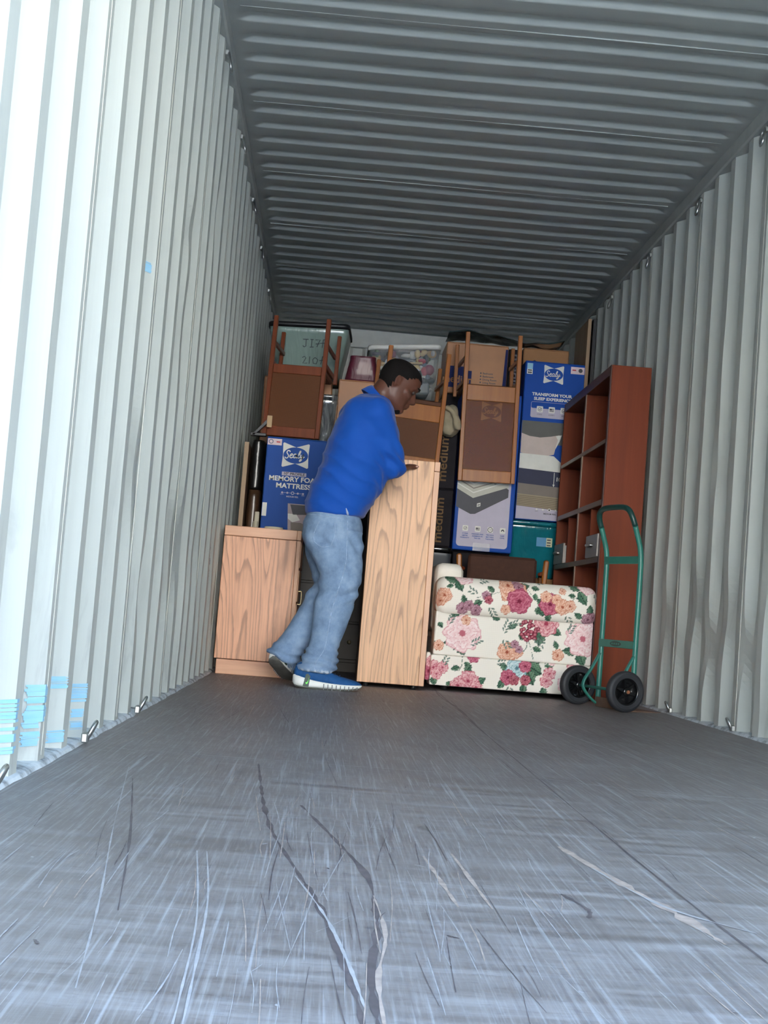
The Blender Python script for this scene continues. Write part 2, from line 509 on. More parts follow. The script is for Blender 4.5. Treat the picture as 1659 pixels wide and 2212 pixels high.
F.color(c); F.rough(F.ramp(g1, [(.3, (.40, .40, .40, 1)), (.7, (.62, .62, .62, 1))])); F.bump(g1, .16, .003)
FLOORM = F.m
PALE = plain('pale_scratch', S(164, 162, 163), .7, var=.12, scale=40)
DARK = plain('dark_skid', S(94, 86, 87), .55, var=.25, scale=25)
TAN = plain('bare_splinter', S(168, 152, 142), .7, var=.2, scale=40)
mb = MB()
mb.box(-1.24, 1.24, Y0, Y1+.02, -.03, 0, .002, 0)
def stroke(pts, wd, mat, z=.0005, jag=0.0, sd=1):
    r_ = random.Random(sd); P = [Vector((a, b, 0)) for a, b in pts]
    Q = catmull(P, 8) if len(P) > 2 else [P[0].lerp(P[1], t/10) for t in range(11)]
    n = len(Q); L = []; Rr = []
    for i, q in enumerate(Q):
        t = Q[min(i+1, n-1)]-Q[max(i-1, 0)]; nn = Vector((-t.y, t.x, 0)).normalized()
        k = wd*(.25+.75*math.sin(PI*(i+.5)/n)**.5)*(1+jag*r_.uniform(-1, 1))/2
        L.append((q+nn*k)+Vector((0, 0, z))); Rr.append((q-nn*k)+Vector((0, 0, z)))
    mb.add(L+Rr, [[i, i+1, n+i+1, n+i] for i in range(n-1)], mat)
stroke([(-.709, 3.449), (-.688, 3.095), (-.666, 2.744), (-.637, 2.42), (-.592, 2.098), (-.557, 1.852), (-.531, 1.572), (-.519, 1.428), (-.51, 1.2)], .008, 2, .0005, .75, 1)
stroke([(-.596, 2.782), (-.536, 2.418), (-.49, 2.101), (-.485, 1.877), (-.487, 1.742), (-.502, 1.521), (-.50, 1.3)], .008, 2, .0005, .8, 2)
stroke([(-.592, 2.05), (-.55, 1.80), (-.524, 1.56), (-.512, 1.40)], .004, 1, .0008, .6, 3)
stroke([(-.484, 1.95), (-.478, 1.72), (-.494, 1.52), (-.495, 1.35)], .005, 3, .0008, .7, 4)
stroke([(.046, 7.646), (.012, 5.6), (-.012, 3.605)], .006, 2, .0004, .5, 5)
stroke([(-.012, 3.605), (-.023, 2.321), (-.013, 1.3)], .004, 2, .0004, .5, 6)
stroke([(.046, 7.646), (.02, 7.0), (.03, 6.2), (.01, 5.2)], .010, 2, .0006, .8, 16)
stroke([(-.012, 3.6), (.256, 3.485), (.544, 3.491), (.9, 3.49), (1.14, 3.49)], .012, 1, .0005, .6, 7)
stroke([(-.012, 3.56), (-.3, 3.56), (-.6, 3.55), (-1.1, 3.56)], .005, 1, .0005, .6, 8)
stroke([(-.012, 7.0), (-.5, 7.0), (-1.1, 7.01)], .006, 2, .0004, .5, 28)
stroke([(-.392, 2.298), (-.372, 1.915)], .007, 3, .0006, .5, 9)
stroke([(-.343, 2.34), (-.326, 1.916)], .006, 3, .0006, .5, 10)
stroke([(-.14, 2.5), (-.10, 2.2), (-.06, 1.95), (-.045, 1.80)], .016, 3, .0005, .8, 11)
stroke([(-.12, 2.3), (-.07, 2.02), (.02, 1.88)], .006, 1, .0007, .8, 12)
stroke([(-.21, 2.06), (-.19, 1.96), (-.20, 1.90)], .008, 2, .0006, .6, 13)
stroke([(.30, 5.6), (.34, 5.0), (.40, 4.5)], .010, 1, .0005, .7, 14)
stroke([(-.95, 3.0), (-.86, 2.3), (-.80, 1.75)], .003, 2, .0005, .8, 15)
stroke([(-.985, 3.2), (-.90, 2.4), (-.83, 1.8), (-.79, 1.4)], .002, 1, .0006, .8, 17)
stroke([(-.73, 2.2), (-.70, 1.85), (-.685, 1.5), (-.675, 1.2)], .003, 1, .0006, .5, 18)
stroke([(-.745, 2.2), (-.705, 1.75), (-.69, 1.4), (-.685, 1.2)], .003, 1, .0006, .5, 19)
rnd = random.Random(42)
for i in range(520):
    yb = 1.25+rnd.random()**1.8*6.0; x = rnd.uniform(-1.1, 1.1)
    L_ = rnd.uniform(.06, .35)*(1+.35*(yb-1.2)); a = rnd.gauss(.0, .04)
    if rnd.random() < .06: a = rnd.uniform(-1.2, 1.2); L_ *= .3
    mt = rnd.choice([1, 1, 1, 2, 3, 1])
    bend = rnd.uniform(-.003, .003)
    p0 = (x, yb); p2 = (max(-1.12, min(1.12, x+math.sin(a)*L_)), min(7.3, yb+math.cos(a)*L_)); p1 = ((p0[0]+p2[0])/2+bend, (p0[1]+p2[1])/2)
    stroke([p0, p1, p2], rnd.uniform(.0006, .0015)*(1+.25*(yb-1.2)), mt, .0004+.0000012*i, .5, 100+i)
for i in range(44):
    t_ = rnd.random(); x = -.66+.22*t_+rnd.gauss(0, .06); yb = rnd.uniform(1.2, 2.9); L_ = rnd.uniform(.12, .5); a = rnd.gauss(.10-.20*t_, .018)
    stroke([(x, yb), (x-math.sin(a)*L_*.5+rnd.uniform(-.004, .004), yb+L_*.5), (x-math.sin(a)*L_, yb+L_)], rnd.uniform(.0006, .0016), rnd.choice([1, 1, 3, 2]), .0011+.000001*i, .6, 900+i)
for i in range(60):     # specks
    y = 1.3+rnd.random()**1.6*5; x = rnd.uniform(-1.05, 1.05); a = rnd.uniform(0, PI)
    L_ = rnd.uniform(.006, .02)
    stroke([(x, y), (x+L_*math.cos(a), y+L_*math.sin(a))], rnd.uniform(.002, .005), rnd.choice([1, 1, 2]), .0009, .4, 400+i)
tag(mb.build('floor', [FLOORM, PALE, DARK, TAN], recalc=False), kind='structure')

# yard outside the doors
GM = NT('pale_concrete', .85, .2); GM.color(GM.mix(GM.noise(GM.coord(), 1.2, 5), S(184, 184, 182), S(202, 202, 200))); GM = GM.m
mb = MB(); mb.box(-60, 60, -80, 40, -.32, -.22, .01)
tag(mb.build('ground', GM), kind='structure')

# ------------------------------------------------------------------ shared materials
OAK_L = oak('oak_side', S(226, 166, 128), S(122, 80, 54), 24, 4.2, .46, 1.3)
OAK_T = oak('oak_tall', S(230, 178, 132), S(132, 90, 58), 26, 4.8, .44, 4.1)
OAK_S = wood('oak_solid', S(200, 146, 112), S(228, 176, 140), .4, 1, 'x')
OAK_V = wood('oak_solid_upright', S(200, 148, 112), S(230, 180, 142), .4, 1, 'z')
BRASS = plain('worn_brass', S(196, 180, 140), .3, metal=1, var=.1)
STEEL = plain('bare_steel', S(190, 192, 190), .32, metal=1, var=.15, scale=30)
BLACKP = plain('black_plastic', S(24, 25, 28), .45)
CHAIRW = wood('honey_chair_wood', S(146, 82, 24), S(172, 104, 38), .35, 1, 'z')
CHAIRD = wood('red_brown_chair_wood', S(110, 50, 24), S(134, 66, 34), .35, 1, 'z')
CHERRY = wood('cherry_panel', S(104, 40, 14), S(128, 54, 20), .5, .5, 'z')
CHERRY.node_tree.nodes['Principled BSDF'].inputs['Specular IOR Level'].default_value = .2
CHERRYD = wood('cherry_edge', S(70, 42, 36), S(92, 54, 44), .4, .6, 'z')
EDGE = wood('worn_shelf_edge', S(132, 108, 90), S(168, 146, 126), .4, .6, 'y')
CARD = plain('cardboard', S(170, 124, 84), .75, var=.06, scale=6, bump=.1, bscale=30)
CARD2 = plain('wrapped_cardboard', S(176, 122, 80), .5, var=.08, scale=6, coat=.2, bump=.25, bscale=14)
CARDDK = plain('dark_printed_cardboard', S(36, 33, 38), .7, spec=.15, var=.2, scale=6, bump=.3, bscale=14)
NAVY = plain('navy_print', S(32, 42, 96), .6, spec=.2)
TANP = plain('tan_print', S(118, 94, 66), .7, spec=.1)
BLUEB = plain('royal_blue_carton', S(26, 78, 168), .6, spec=.2, var=.06, scale=4)
BLUEB2 = plain('dusty_blue_carton', S(40, 82, 160), .6, spec=.2, var=.06, scale=4)
WHITEP = plain('white_print', S(232, 232, 226), .6, spec=.2, var=.03)
LILAC = plain('lilac_print', S(196, 190, 208), .6, spec=.2, var=.04)
PINKL = plain('pale_pink_label', S(222, 200, 204), .5)
TAPE = NT('clear_tape', .1, .5); TAPE.b.inputs['Alpha'].default_value = .25; TAPE.color((.8, .8, .85, 1)); TAPE = TAPE.m
def cl(name, c, rough=.6): return plain(name, S(*c), rough, var=.06)

# ------------------------------------------------------------------ lashing rings
ord_ = ['nearest the open doors', 'second from the open doors', 'third from the open doors', 'fourth from the open doors', 'deepest in, above the stacked load']
def lashing(name, label, loc, side, floor=False, group=None):
    t = thing(name, label, 'lashing ring', loc, 0, group)
    m1 = MB()
    for dy in (-.012, .012):
        m1.box(-side*.012, side*.004, dy-.006, dy+.006, -.012, .012, .003)
    m1.build('bracket', STEEL, t)
    mb = MB(); P = []
    for k in range(20):
        a = 2*PI*k/20
        R0 = .019 if floor else .042
        y, z = R0*.62*math.sin(a), -.038+R0*math.cos(a)
        if floor: z = R0-R0*math.cos(a)
        P.append((-side*(.010+.018*(1-math.cos(a))/2*(1 if not floor else .9)), y+z*.28, z))
    mb.tube(P, .0052, 8, closed=True)
    mb.build('ring', STEEL, t)
    return t
for i, y in enumerate((5.955, 7.03, 8.15, 9.27, 10.4)):
    lashing('lashing_ring', 'steel lashing ring under the right roof rail, '+ord_[i], (HW-.004, y, 2.60), 1, group='lashing rings along the right roof rail')
for i, y in enumerate((5.66, 6.69, 7.74, 8.78, 9.98)):
    lashing('lashing_ring', 'steel lashing ring under the left roof rail, '+ord_[i].replace('deepest in, above the stacked load', 'deepest in'), (-HW+.004, y, 2.60), -1, group='lashing rings along the left roof rail')
for i, y in enumerate((5.85, 6.91)):
    lashing('lashing_ring', ('small steel lashing ring at the foot of the right wall, nearer the open doors', 'small steel lashing ring at the foot of the right wall, beside the hand truck plate')[i], (HW-.024, y, .025), 1, True, 'lashing rings along the floor')
for i, y in enumerate((2.53, 3.52, 4.50)):
    lashing('lashing_ring', 'small steel lashing ring at the foot of the left wall, '+('nearest the open doors', 'in the middle of three', 'deepest in')[i], (-HW+.024, y, .025), -1, True, 'lashing rings along the floor')

# ------------------------------------------------------------------ low oak cabinet, left
t = thing('oak_cabinet', 'low oak cabinet with a thick top edge and recessed plinth against the left wall', 'cabinet', (-.94, 7.6, 0))
W = .205; D = .62
m = MB(); m.box(-W, W-.022, 0, .02, .082, .735, .002); m.box(-W, W-.02, D-.02, D, .082, .735, .002); m.box(-W, -W+.02, .02, D-.02, .082, .735, .002); m.box(-W+.02, W-.02, .02, D-.02, .082, .10, .002)
m.build('side_panel', OAK_L, t)
m = MB(); m.box(-W, W-.022, -.002, D, .737, .79, .003); m.build('top_board', OAK_S, t)
m = MB(); m.box(W-.0215, W, -.001, .02, .082, .736, .002); m.build('front_stile', OAK_V, t)
m = MB(); m.box(W-.0215, W, D-.02, D, .082, .736, .002); m.build('front_stile', OAK_V, t)
m = MB(); m.box(W-.0215, W, -.002, D, .738, .79, .002); m.build('top_edge', OAK_V, t)
m = MB(); m.box(-W+.012, W-.045, .022, D-.02, 0, .078, .002); m.build('plinth', OAK_S, t)
for k, (za, zb) in enumerate(((.095, .40), (.41, .58), (.59, .73))):
    m = MB(); m.box(W-.014, W+.006, .024, D-.024, za, zb, .003); d = m.build('drawer', OAK_V, t)
    zc = .433 if k == 1 else (za+zb)/2+.08*(k == 0)
    P = catmull([(W+.004, .06, zc+.034), (W+.020, .06, zc+.035), (W+.024, .06, zc+.022), (W+.024, .06, zc-.022), (W+.020, .06, zc-.035), (W+.004, .06, zc-.034)], 4)
    if k == 1: MB().tube(P, .0034, 8).build('pull', BRASS, d)

# roll of tape lying on it
t = thing('tape_roll', 'roll of pale tape lying on the low oak cabinet', 'tape', (-.90, 7.95, .79))
m = MB(); m.lathe([(.028, 0), (.05, 0), (.052, .004), (.052, .024), (.05, .028), (.028, .028), (.026, .024), (.026, .004), (.028, 0)], 28); m.build('tape_winding', cl('cream_tape', (214, 206, 178)), t)
m = MB(); m.lathe([(.0235, .001), (.0262, .001), (.0262, .027), (.0235, .027), (.0235, .001)], 28); m.build('core', CARD, t)

# ------------------------------------------------------------------ tall oak cabinet the man leans on
t = thing('oak_cabinet', 'tall narrow pale oak cabinet standing on end, gripped by the man', 'cabinet', (-.208, 7.45, 0))
W = .176; H0, H1 = .022, 1.203; D = .42
m = MB(); m.box(-W, W-.030, 0, .018, H0, H1, .002); m.build('side_panel', OAK_T, t)
m = MB(); m.box(W-.0295, W, -.001, .02, H0, H1-.052, .002); m.build('front_stile', OAK_V, t)
m = MB(); m.box(W-.0295, W, -.001, .03, H1-.050, H1, .002); m.build('corner_block', OAK_V, t)
m = MB(); m.box(-W, W-.004, .019, D, H1-.02, H1, .002); m.build('top_board', OAK_S, t)
m = MB(); m.box(-W, -W+.016, .019, D, H0, H1-.021, .002); m.build('back_panel', plain('hardboard_back', S(70, 48, 36), .7), t)
m = MB(); m.box(W-.018, W, .021, D, H0, H1-.021, .002); m.build('door', OAK_V, t)
m = MB(); m.box(-W+.017, W-.019, .05, D-.03, H0, H0+.018, .001); m.build('bottom_board', OAK_S, t)
for sx_ in (-1, 1):
    for yy in (.05, D-.06):
        MB().cyl((sx_*(W-.05), yy, 0), (sx_*(W-.05), yy, H0+.002), .014, 14).build('glide', BLACKP, t)

# ------------------------------------------------------------------ cherry bookcase, right
t = thing('bookcase', 'tall cherry brown bookcase with open cubbies standing along the right wall', 'bookcase', (.888, 7.70, 0))
BW, BL, BH = .226, 1.53, 1.85
m = MB(); m.box(.006, BW, 0, .028, 0, BH, .002); m.box(0, .0055, -.001, .03, 0, BH, .001, 1); m.build('side_panel', [CHERRY, CHERRYD], t)
m = MB(); m.box(0, BW, BL-.028, BL, 0, BH, .002); m.build('side_panel', CHERRY, t)
m = MB(); m.box(0, BW, .0285, BL-.0285, BH-.055, BH-.001, .002); m.build('top_board', CHERRYD, t)
m = MB(); m.box(BW-.010, BW-.001, .029, BL-.029, .06, BH-.056, .001); m.build('back_panel', CHERRY, t)
YM = .752
SH = [.06, .44, .772, 1.09, 1.43]
for i, z in enumerate(SH):
    for y0, y1 in ((.029, YM-.0145), (YM+.0145, BL-.029)):
        th = .030 if z == 1.09 or z == .772 else .022
        m = MB(); m.box(.007, BW-.0105, y0, y1, z-th/2, z+th/2, .001); m.box(.0005, .0068, y0, y1, z-th/2, z+th/2, .001, 1)
        m.build('shelf', [CHERRY, EDGE], t)
m = MB(); m.box(.007, BW-.0105, YM-.014, YM+.014, .06, BH-.0555, .001); m.box(.0003, .0068, YM-.014, YM+.014, .06, BH-.0555, .001, 1); m.build('upright_divider', [CHERRY, EDGE], t)
m = MB(); m.box(.012, BW-.02, .03, BL-.03, 0, .048, .002); m.build('plinth', CHERRYD, t)
GREYD = plain('grey_drawer_front', S(168, 162, 156), .45, var=.06)
for k, (y0, y1, dy0, dy1) in enumerate(((.0295, YM-.015, .03, .345), (YM+.015, BL-.0295, YM+.40, BL-.031))):
    yd = (y0+y1)/2
    m = MB(); m.box(.012, BW-.011, yd-.009, yd+.009, .7875, 1.0745, .001); m.build('cubby_divider', CHERRY, t)
    m = MB(); px = -.008
    if k == 0: dy0, dy1 = .032, yd-.011
    else: dy0, dy1 = yd+.011, BL-.032
    m.box(px, px+.012, dy0, dy1, .789, .915, .002); m.box(px+.012, BW-.02, dy0+.004, dy0+.012, .792, .90, .001); m.box(px+.012, BW-.02, dy1-.012, dy1-.004, .792, .90, .001)
    m.box(px+.012, BW-.02, dy0+.012, dy1-.012, .792, .80, .001)
    d = m.build('drawer', GREYD, t); tag(d, 'grey drawer front')
    yc = (dy0+dy1)/2
    m = MB(); m.tube(catmull([(px, yc-.045, .855), (px-.018, yc-.042, .855), (px-.024, yc, .855), (px-.018, yc+.042, .855), (px, yc+.045, .855)], 5), .009, 8); m.build('pull', STEEL, d)

# ------------------------------------------------------------------ floral sofa, seen at its arm end
def lerp(a, b, k): return a[None, :]+(b-a)[None, :]*k[:, None]
CREAM = np.array(S(244, 238, 226)[:3])
PAL = {k: (np.array(S(*a)[:3]), np.array(S(*b)[:3]), np.array(S(*c)[:3])) for k, (a, b, c) in dict(
    pink=((206, 110, 122), (244, 214, 212), (168, 62, 84)), rose=((168, 62, 92), (220, 140, 156), (122, 32, 60)), peach=((216, 144, 112), (246, 218, 196), (168, 84, 60)),
    berry=((150, 54, 74), (216, 138, 146), (104, 28, 50)), mauve=((150, 96, 110), (208, 170, 182), (104, 62, 78)), pale=((240, 200, 200), (252, 238, 234), (196, 108, 120)), sky=((150, 190, 196), (232, 240, 240), (90, 130, 140))).items()}
GREEN = (np.array(S(64, 104, 82)[:3]), np.array(S(122, 152, 124)[:3]), np.array(S(36, 66, 54)[:3]))
def paint_floral(U, Vv, motifs):
    n = len(U); col = np.repeat(CREAM[None, :], n, 0)
    wv = .015*(np.sin(U*900)+np.sin(Vv*900)); col = col*(1+wv[:, None])
    for mo in motifs:
        k = mo[0]
        if k == 'stem':
            pts = catmull([(a, b, 0) for a, b in mo[1]], 10)
            for p in pts:
                m = (U-p.x)**2+(Vv-p.y)**2 < (mo[2] if len(mo) > 2 else .0022)**2
                col[m] = GREEN[0]
        elif k == 'leaf':
            _, x, z, ang, L, wd = mo
            du, dv = U-x, Vv-z; a = du*math.cos(ang)+dv*math.sin(ang); b = -du*math.sin(ang)+dv*math.cos(ang)
            q = np.clip(a/L, 0, 1); half = wd*np.sin(np.pi*q**.8)*(1+.12*np.sin(q*26))
            m = (a > 0) & (a < L) & (np.abs(b) < half)
            vein = np.abs(np.sin((a-np.abs(b)*.9)/L*22))
            cc = lerp(GREEN[0], GREEN[1], np.clip((b/(wd+1e-6)+.6)*.6, 0, 1)); dk = (vein < .22) | (np.abs(b) < wd*.08)
            cc[dk] = GREEN[2]; edge = np.abs(b) > half*.86; cc[edge] = GREEN[2]
            col[m] = cc[m]
        elif k == 'flower':
            _, x, z, r, pal, petals, ph = mo
            mid, lt, dk = PAL[pal]
            du, dv = U-x, Vv-z; rr = np.sqrt(du*du+dv*dv); th = np.arctan2(dv, du)+ph
            lim = r*(.86+.14*np.abs(np.sin(th*petals/2))+.04*np.sin(th*11))
            m = rr < lim
            q = rr/np.maximum(lim, 1e-6)
            s_ = np.sin(th*petals/2+q*4.5)**2
            lay = np.abs(((q*3.2+.45*np.sin(th*petals*.5+1.3*np.floor(q*3.2)))) % 1.0)
            cc = lerp(mid, lt, np.clip(lay*1.05*(.45+.6*q), 0, 1))
            cc = cc*(1-.45*(1-np.clip(lay/.16, 0, 1))[:, None])+dk[None, :]*(.45*(1-np.clip(lay/.16, 0, 1)))[:, None]
            ln = np.abs(np.sin(th*petals*1.5+q*3)) < .10; cc[ln & (q > .3)] = (mid*.65+dk*.35)
            core = q < .17; cc[core] = dk
            ed = q > .94; cc[ed] = mid*.6+dk*.4
            col[m] = cc[m]
        elif k == 'berries':
            _, x, z, r, nb, pal, sd = mo; rn = random.Random(sd); mid, lt, dk = PAL[pal]
            for i in range(nb):
                a, d = rn.uniform(0, 2*PI), r*rn.random()**.5
                bx, bz = x+d*math.cos(a)*.8, z+d*math.sin(a); br = .0115
                rr = np.sqrt((U-bx)**2+(Vv-bz)**2); m = rr < br
                cc = lerp(lt, mid, np.clip(rr/br*1.5-.1, 0, 1)); cc[rr > br*.8] = dk; col[m] = cc[m]
        elif k == 'sprig':
            _, x, z, ang, L, nb = mo
            for i in range(nb):
                d = L*(i+1)/nb; sgn = 1 if i % 2 else -1
                cx, cz = x+d*math.cos(ang)-sgn*.010*math.sin(ang), z+d*math.sin(ang)+sgn*.010*math.cos(ang)
                a2 = ang+sgn*.7; du, dv = U-cx, Vv-cz; a = du*math.cos(a2)+dv*math.sin(a2); b = -du*math.sin(a2)+dv*math.cos(a2)
                col[(a/.011)**2+(b/.0042)**2 < 1] = GREEN[0]*.8+.1
    return col
FLORAL = attr_mat('floral_cloth', 'pattern', .85, .12, fine=2600)
SO = (.010, 7.60)   # left front corner of the sofa
def pxz(px, py):
    """photo spot on the arm end -> its x and z on the cloth"""
    sx_ = (px-943)/352; x = sx_*.865
    zt = .605-(py-(1240+sx_*24))*(.605-.025)/(1477-1243)
    return x, zt
def G(k, px, py, *a):
    x, z = pxz(px, py); return (k, x, z)+a
def ST(*pts): return ('stem', [pxz(*p) for p in pts])
mot_roll = [ST((1030, 1285), (1060, 1278), (1090, 1270)), ST((1130, 1250), (1150, 1280), (1175, 1292)), ST((1238, 1290), (1260, 1272)), ST((1122, 1258), (1136, 1247)), ST((975, 1262), (960, 1272)),
  G('leaf', 988, 1248, PI*.95, .075, .024), G('leaf', 985, 1246, -1.1, .07, .026), G('leaf', 978, 1258, PI*1.1, .04, .012), G('leaf', 1050, 1290, .9, .05, .016), G('leaf', 1005, 1300, 1.8, .055, .017), G('leaf', 1025, 1300, .5, .05, .018),
  G('leaf', 1148, 1262, -.2, .045, .014), G('leaf', 1156, 1275, -1.5, .04, .014), G('leaf', 1255, 1268, PI*.8, .08, .026), G('leaf', 1252, 1270, -1.0, .085, .028), G('leaf', 1245, 1280, PI, .04, .013), G('leaf', 1165, 1318, .3, .07, .02), G('leaf', 1162, 1320, 1.3, .05, .016), G('leaf', 1280, 1322, 1.6, .06, .02), G('leaf', 1262, 1328, 2.6, .05, .016),
  G('leaf', 1068, 1272, 2.6, .05, .015), G('leaf', 1125, 1262, .3, .05, .017), G('leaf', 1175, 1300, 2.4, .05, .02), G('leaf', 1185, 1318, -1.2, .05, .018),
  G('flower', 1002, 1236, .055, 'pale', 6, .3), G('flower', 960, 1280, .042, 'peach', 5, .8), G('flower', 952, 1292, .03, 'peach', 5, .1), G('flower', 1000, 1308, .034, 'mauve', 5, .2), G('flower', 1014, 1302, .03, 'mauve', 5, .7), G('flower', 1030, 1312, .032, 'mauve', 5, .4), G('flower', 1050, 1280, .026, 'mauve', 5, .3), G('flower', 1056, 1290, .024, 'berry', 5, .5),
  G('flower', 1108, 1270, .075, 'peach', 7, .2), G('flower', 1096, 1258, .05, 'peach', 6, 1.2), G('flower', 1120, 1262, .028, 'mauve', 5, .2), G('flower', 1114, 1252, .022, 'mauve', 5, .2), G('flower', 1122, 1292, .070, 'rose', 5, .5), G('flower', 1094, 1310, .028, 'peach', 5, .9),
  G('flower', 1190, 1298, .062, 'rose', 6, .3), G('flower', 1180, 1282, .032, 'peach', 5, .3), G('flower', 1204, 1288, .03, 'peach', 5, .6), G('flower', 1218, 1304, .044, 'peach', 6, .1), G('flower', 1234, 1302, .034, 'peach', 5, .7), G('flower', 1216, 1270, .02, 'peach', 4, .5), G('flower', 1272, 1258, .05, 'pale', 6, .2), G('flower', 1276, 1330, .036, 'mauve', 6, .1), G('flower', 1288, 1326, .028, 'mauve', 5, .6),
  G('sprig', 1034, 1250, .3, .05, 6), G('sprig', 1060, 1305, -1.0, .06, 7), G('sprig', 1030, 1278, 2.6, .05, 5), G('sprig', 1290, 1275, -1.0, .04, 5), G('sprig', 1228, 1322, -1.0, .05, 5), G('sprig', 1160, 1250, .2, .05, 5)]
mot_mid = [ST((1150, 1368), (1148, 1390), (1142, 1400)), ST((1152, 1378), (1160, 1400), (1164, 1416)), ST((1000, 1385), (990, 1398)),
  G('leaf', 996, 1334, 2.3, .07, .02), G('leaf', 1002, 1338, .9, .05, .018), G('leaf', 1000, 1380, PI*1.05, .085, .028), G('leaf', 998, 1384, -1.0, .075, .026), G('leaf', 1178, 1355, -1.7, .085, .030), G('leaf', 1198, 1350, -.5, .07, .022), G('leaf', 1140, 1375, 2.4, .04, .013), G('leaf', 1162, 1392, -.3, .05, .016), G('leaf', 1268, 1345, 2.2, .08, .022), G('leaf', 1262, 1400, PI*1.0, .09, .026), G('leaf', 1262, 1402, -1.1, .08, .03), G('leaf', 1216, 1395, 2.0, .05, .014), G('leaf', 1106, 1352, .6, .06, .014), G('leaf', 1068, 1325, -.3, .05, .016), G('leaf', 952, 1338, -.8, .04, .014), G('leaf', 946, 1378, -1.2, .05, .014),
  G('flower', 1006, 1362, .105, 'pale', 8, .4), G('flower', 1012, 1334, .028, 'peach', 5, .3), G('flower', 956, 1388, .03, 'peach', 5, .3), G('flower', 1188, 1340, .07, 'pink', 7, .3), G('flower', 1106, 1402, .055, 'peach', 6, .2), G('flower', 1126, 1400, .04, 'peach', 6, .9), G('flower', 1122, 1385, .024, 'mauve', 5, .2), G('flower', 1132, 1396, .022, 'mauve', 5, .5), G('flower', 1270, 1372, .10, 'pale', 8, .1), G('flower', 1218, 1408, .034, 'peach', 5, .5),
  G('berries', 1152, 1352, .062, 34, 'berry', 3), G('sprig', 1096, 1360, 1.2, .07, 8), G('sprig', 1106, 1345, .4, .06, 7), G('sprig', 976, 1340, 1.2, .05, 6), G('sprig', 1026, 1385, .5, .06, 7), G('sprig', 1165, 1372, -.6, .06, 7), G('sprig', 1238, 1360, 1.1, .05, 7), G('sprig', 1098, 1375, -1, .05, 6)]
mot_low = [ST((1010, 1412), (1010, 1430), (1004, 1442)), ST((1192, 1422), (1190, 1440)),
  G('leaf', 1015, 1425, -.6, .05, .016), G('leaf', 1005, 1435, PI*1.1, .05, .016), G('leaf', 1018, 1448, 1.0, .06, .02), G('leaf', 948, 1455, -1.3, .05, .02), G('leaf', 1150, 1428, -.5, .10, .045), G('leaf', 1152, 1440, -1.1, .09, .035), G('leaf', 1108, 1440, 2.4, .05, .018), G('leaf', 1105, 1462, -2.2, .06, .02), G('leaf', 1146, 1470, -1.5, .06, .02), G('leaf', 1192, 1432, .2, .05, .015), G('leaf', 1188, 1478, -1.2, .05, .02), G('leaf', 1044, 1470, .6, .06, .02), G('leaf', 995, 1478, 2.6, .05, .02), G('leaf', 1186, 1422, 2.4, .04, .014),
  G('flower', 948, 1436, .042, 'pink', 6, .2), G('flower', 968, 1436, .034, 'pink', 6, .7), G('flower', 956, 1450, .03, 'pink', 5, .4), G('flower', 1026, 1465, .06, 'pink', 7, .2), G('flower', 1004, 1474, .045, 'pink', 6, .8), G('flower', 1044, 1478, .035, 'pink', 6, .3), G('flower', 1034, 1412, .036, 'rose', 6, .4), G('flower', 1130, 1436, .060, 'sky', 6, .2), G('flower', 1148, 1432, .036, 'rose', 5, .2), G('flower', 1112, 1456, .044, 'rose', 6, .2), G('flower', 1126, 1462, .03, 'berry', 5, .2), G('flower', 1150, 1462, .03, 'berry', 6, .6), G('flower', 1202, 1448, .036, 'pink', 6, .2), G('flower', 1196, 1464, .036, 'pink', 6, .9), G('flower', 1258, 1440, .05, 'pink', 6, .9), G('flower', 1240, 1470, .05, 'pale', 6, .9), G('flower', 1206, 1424, .02, 'pale', 6, .9),
  G('sprig', 970, 1430, 1.2, .05, 6), G('sprig', 1085, 1425, .2, .05, 6), G('sprig', 1115, 1475, -1.2, .05, 5)]
motifs_all = mot_roll+mot_mid+mot_low
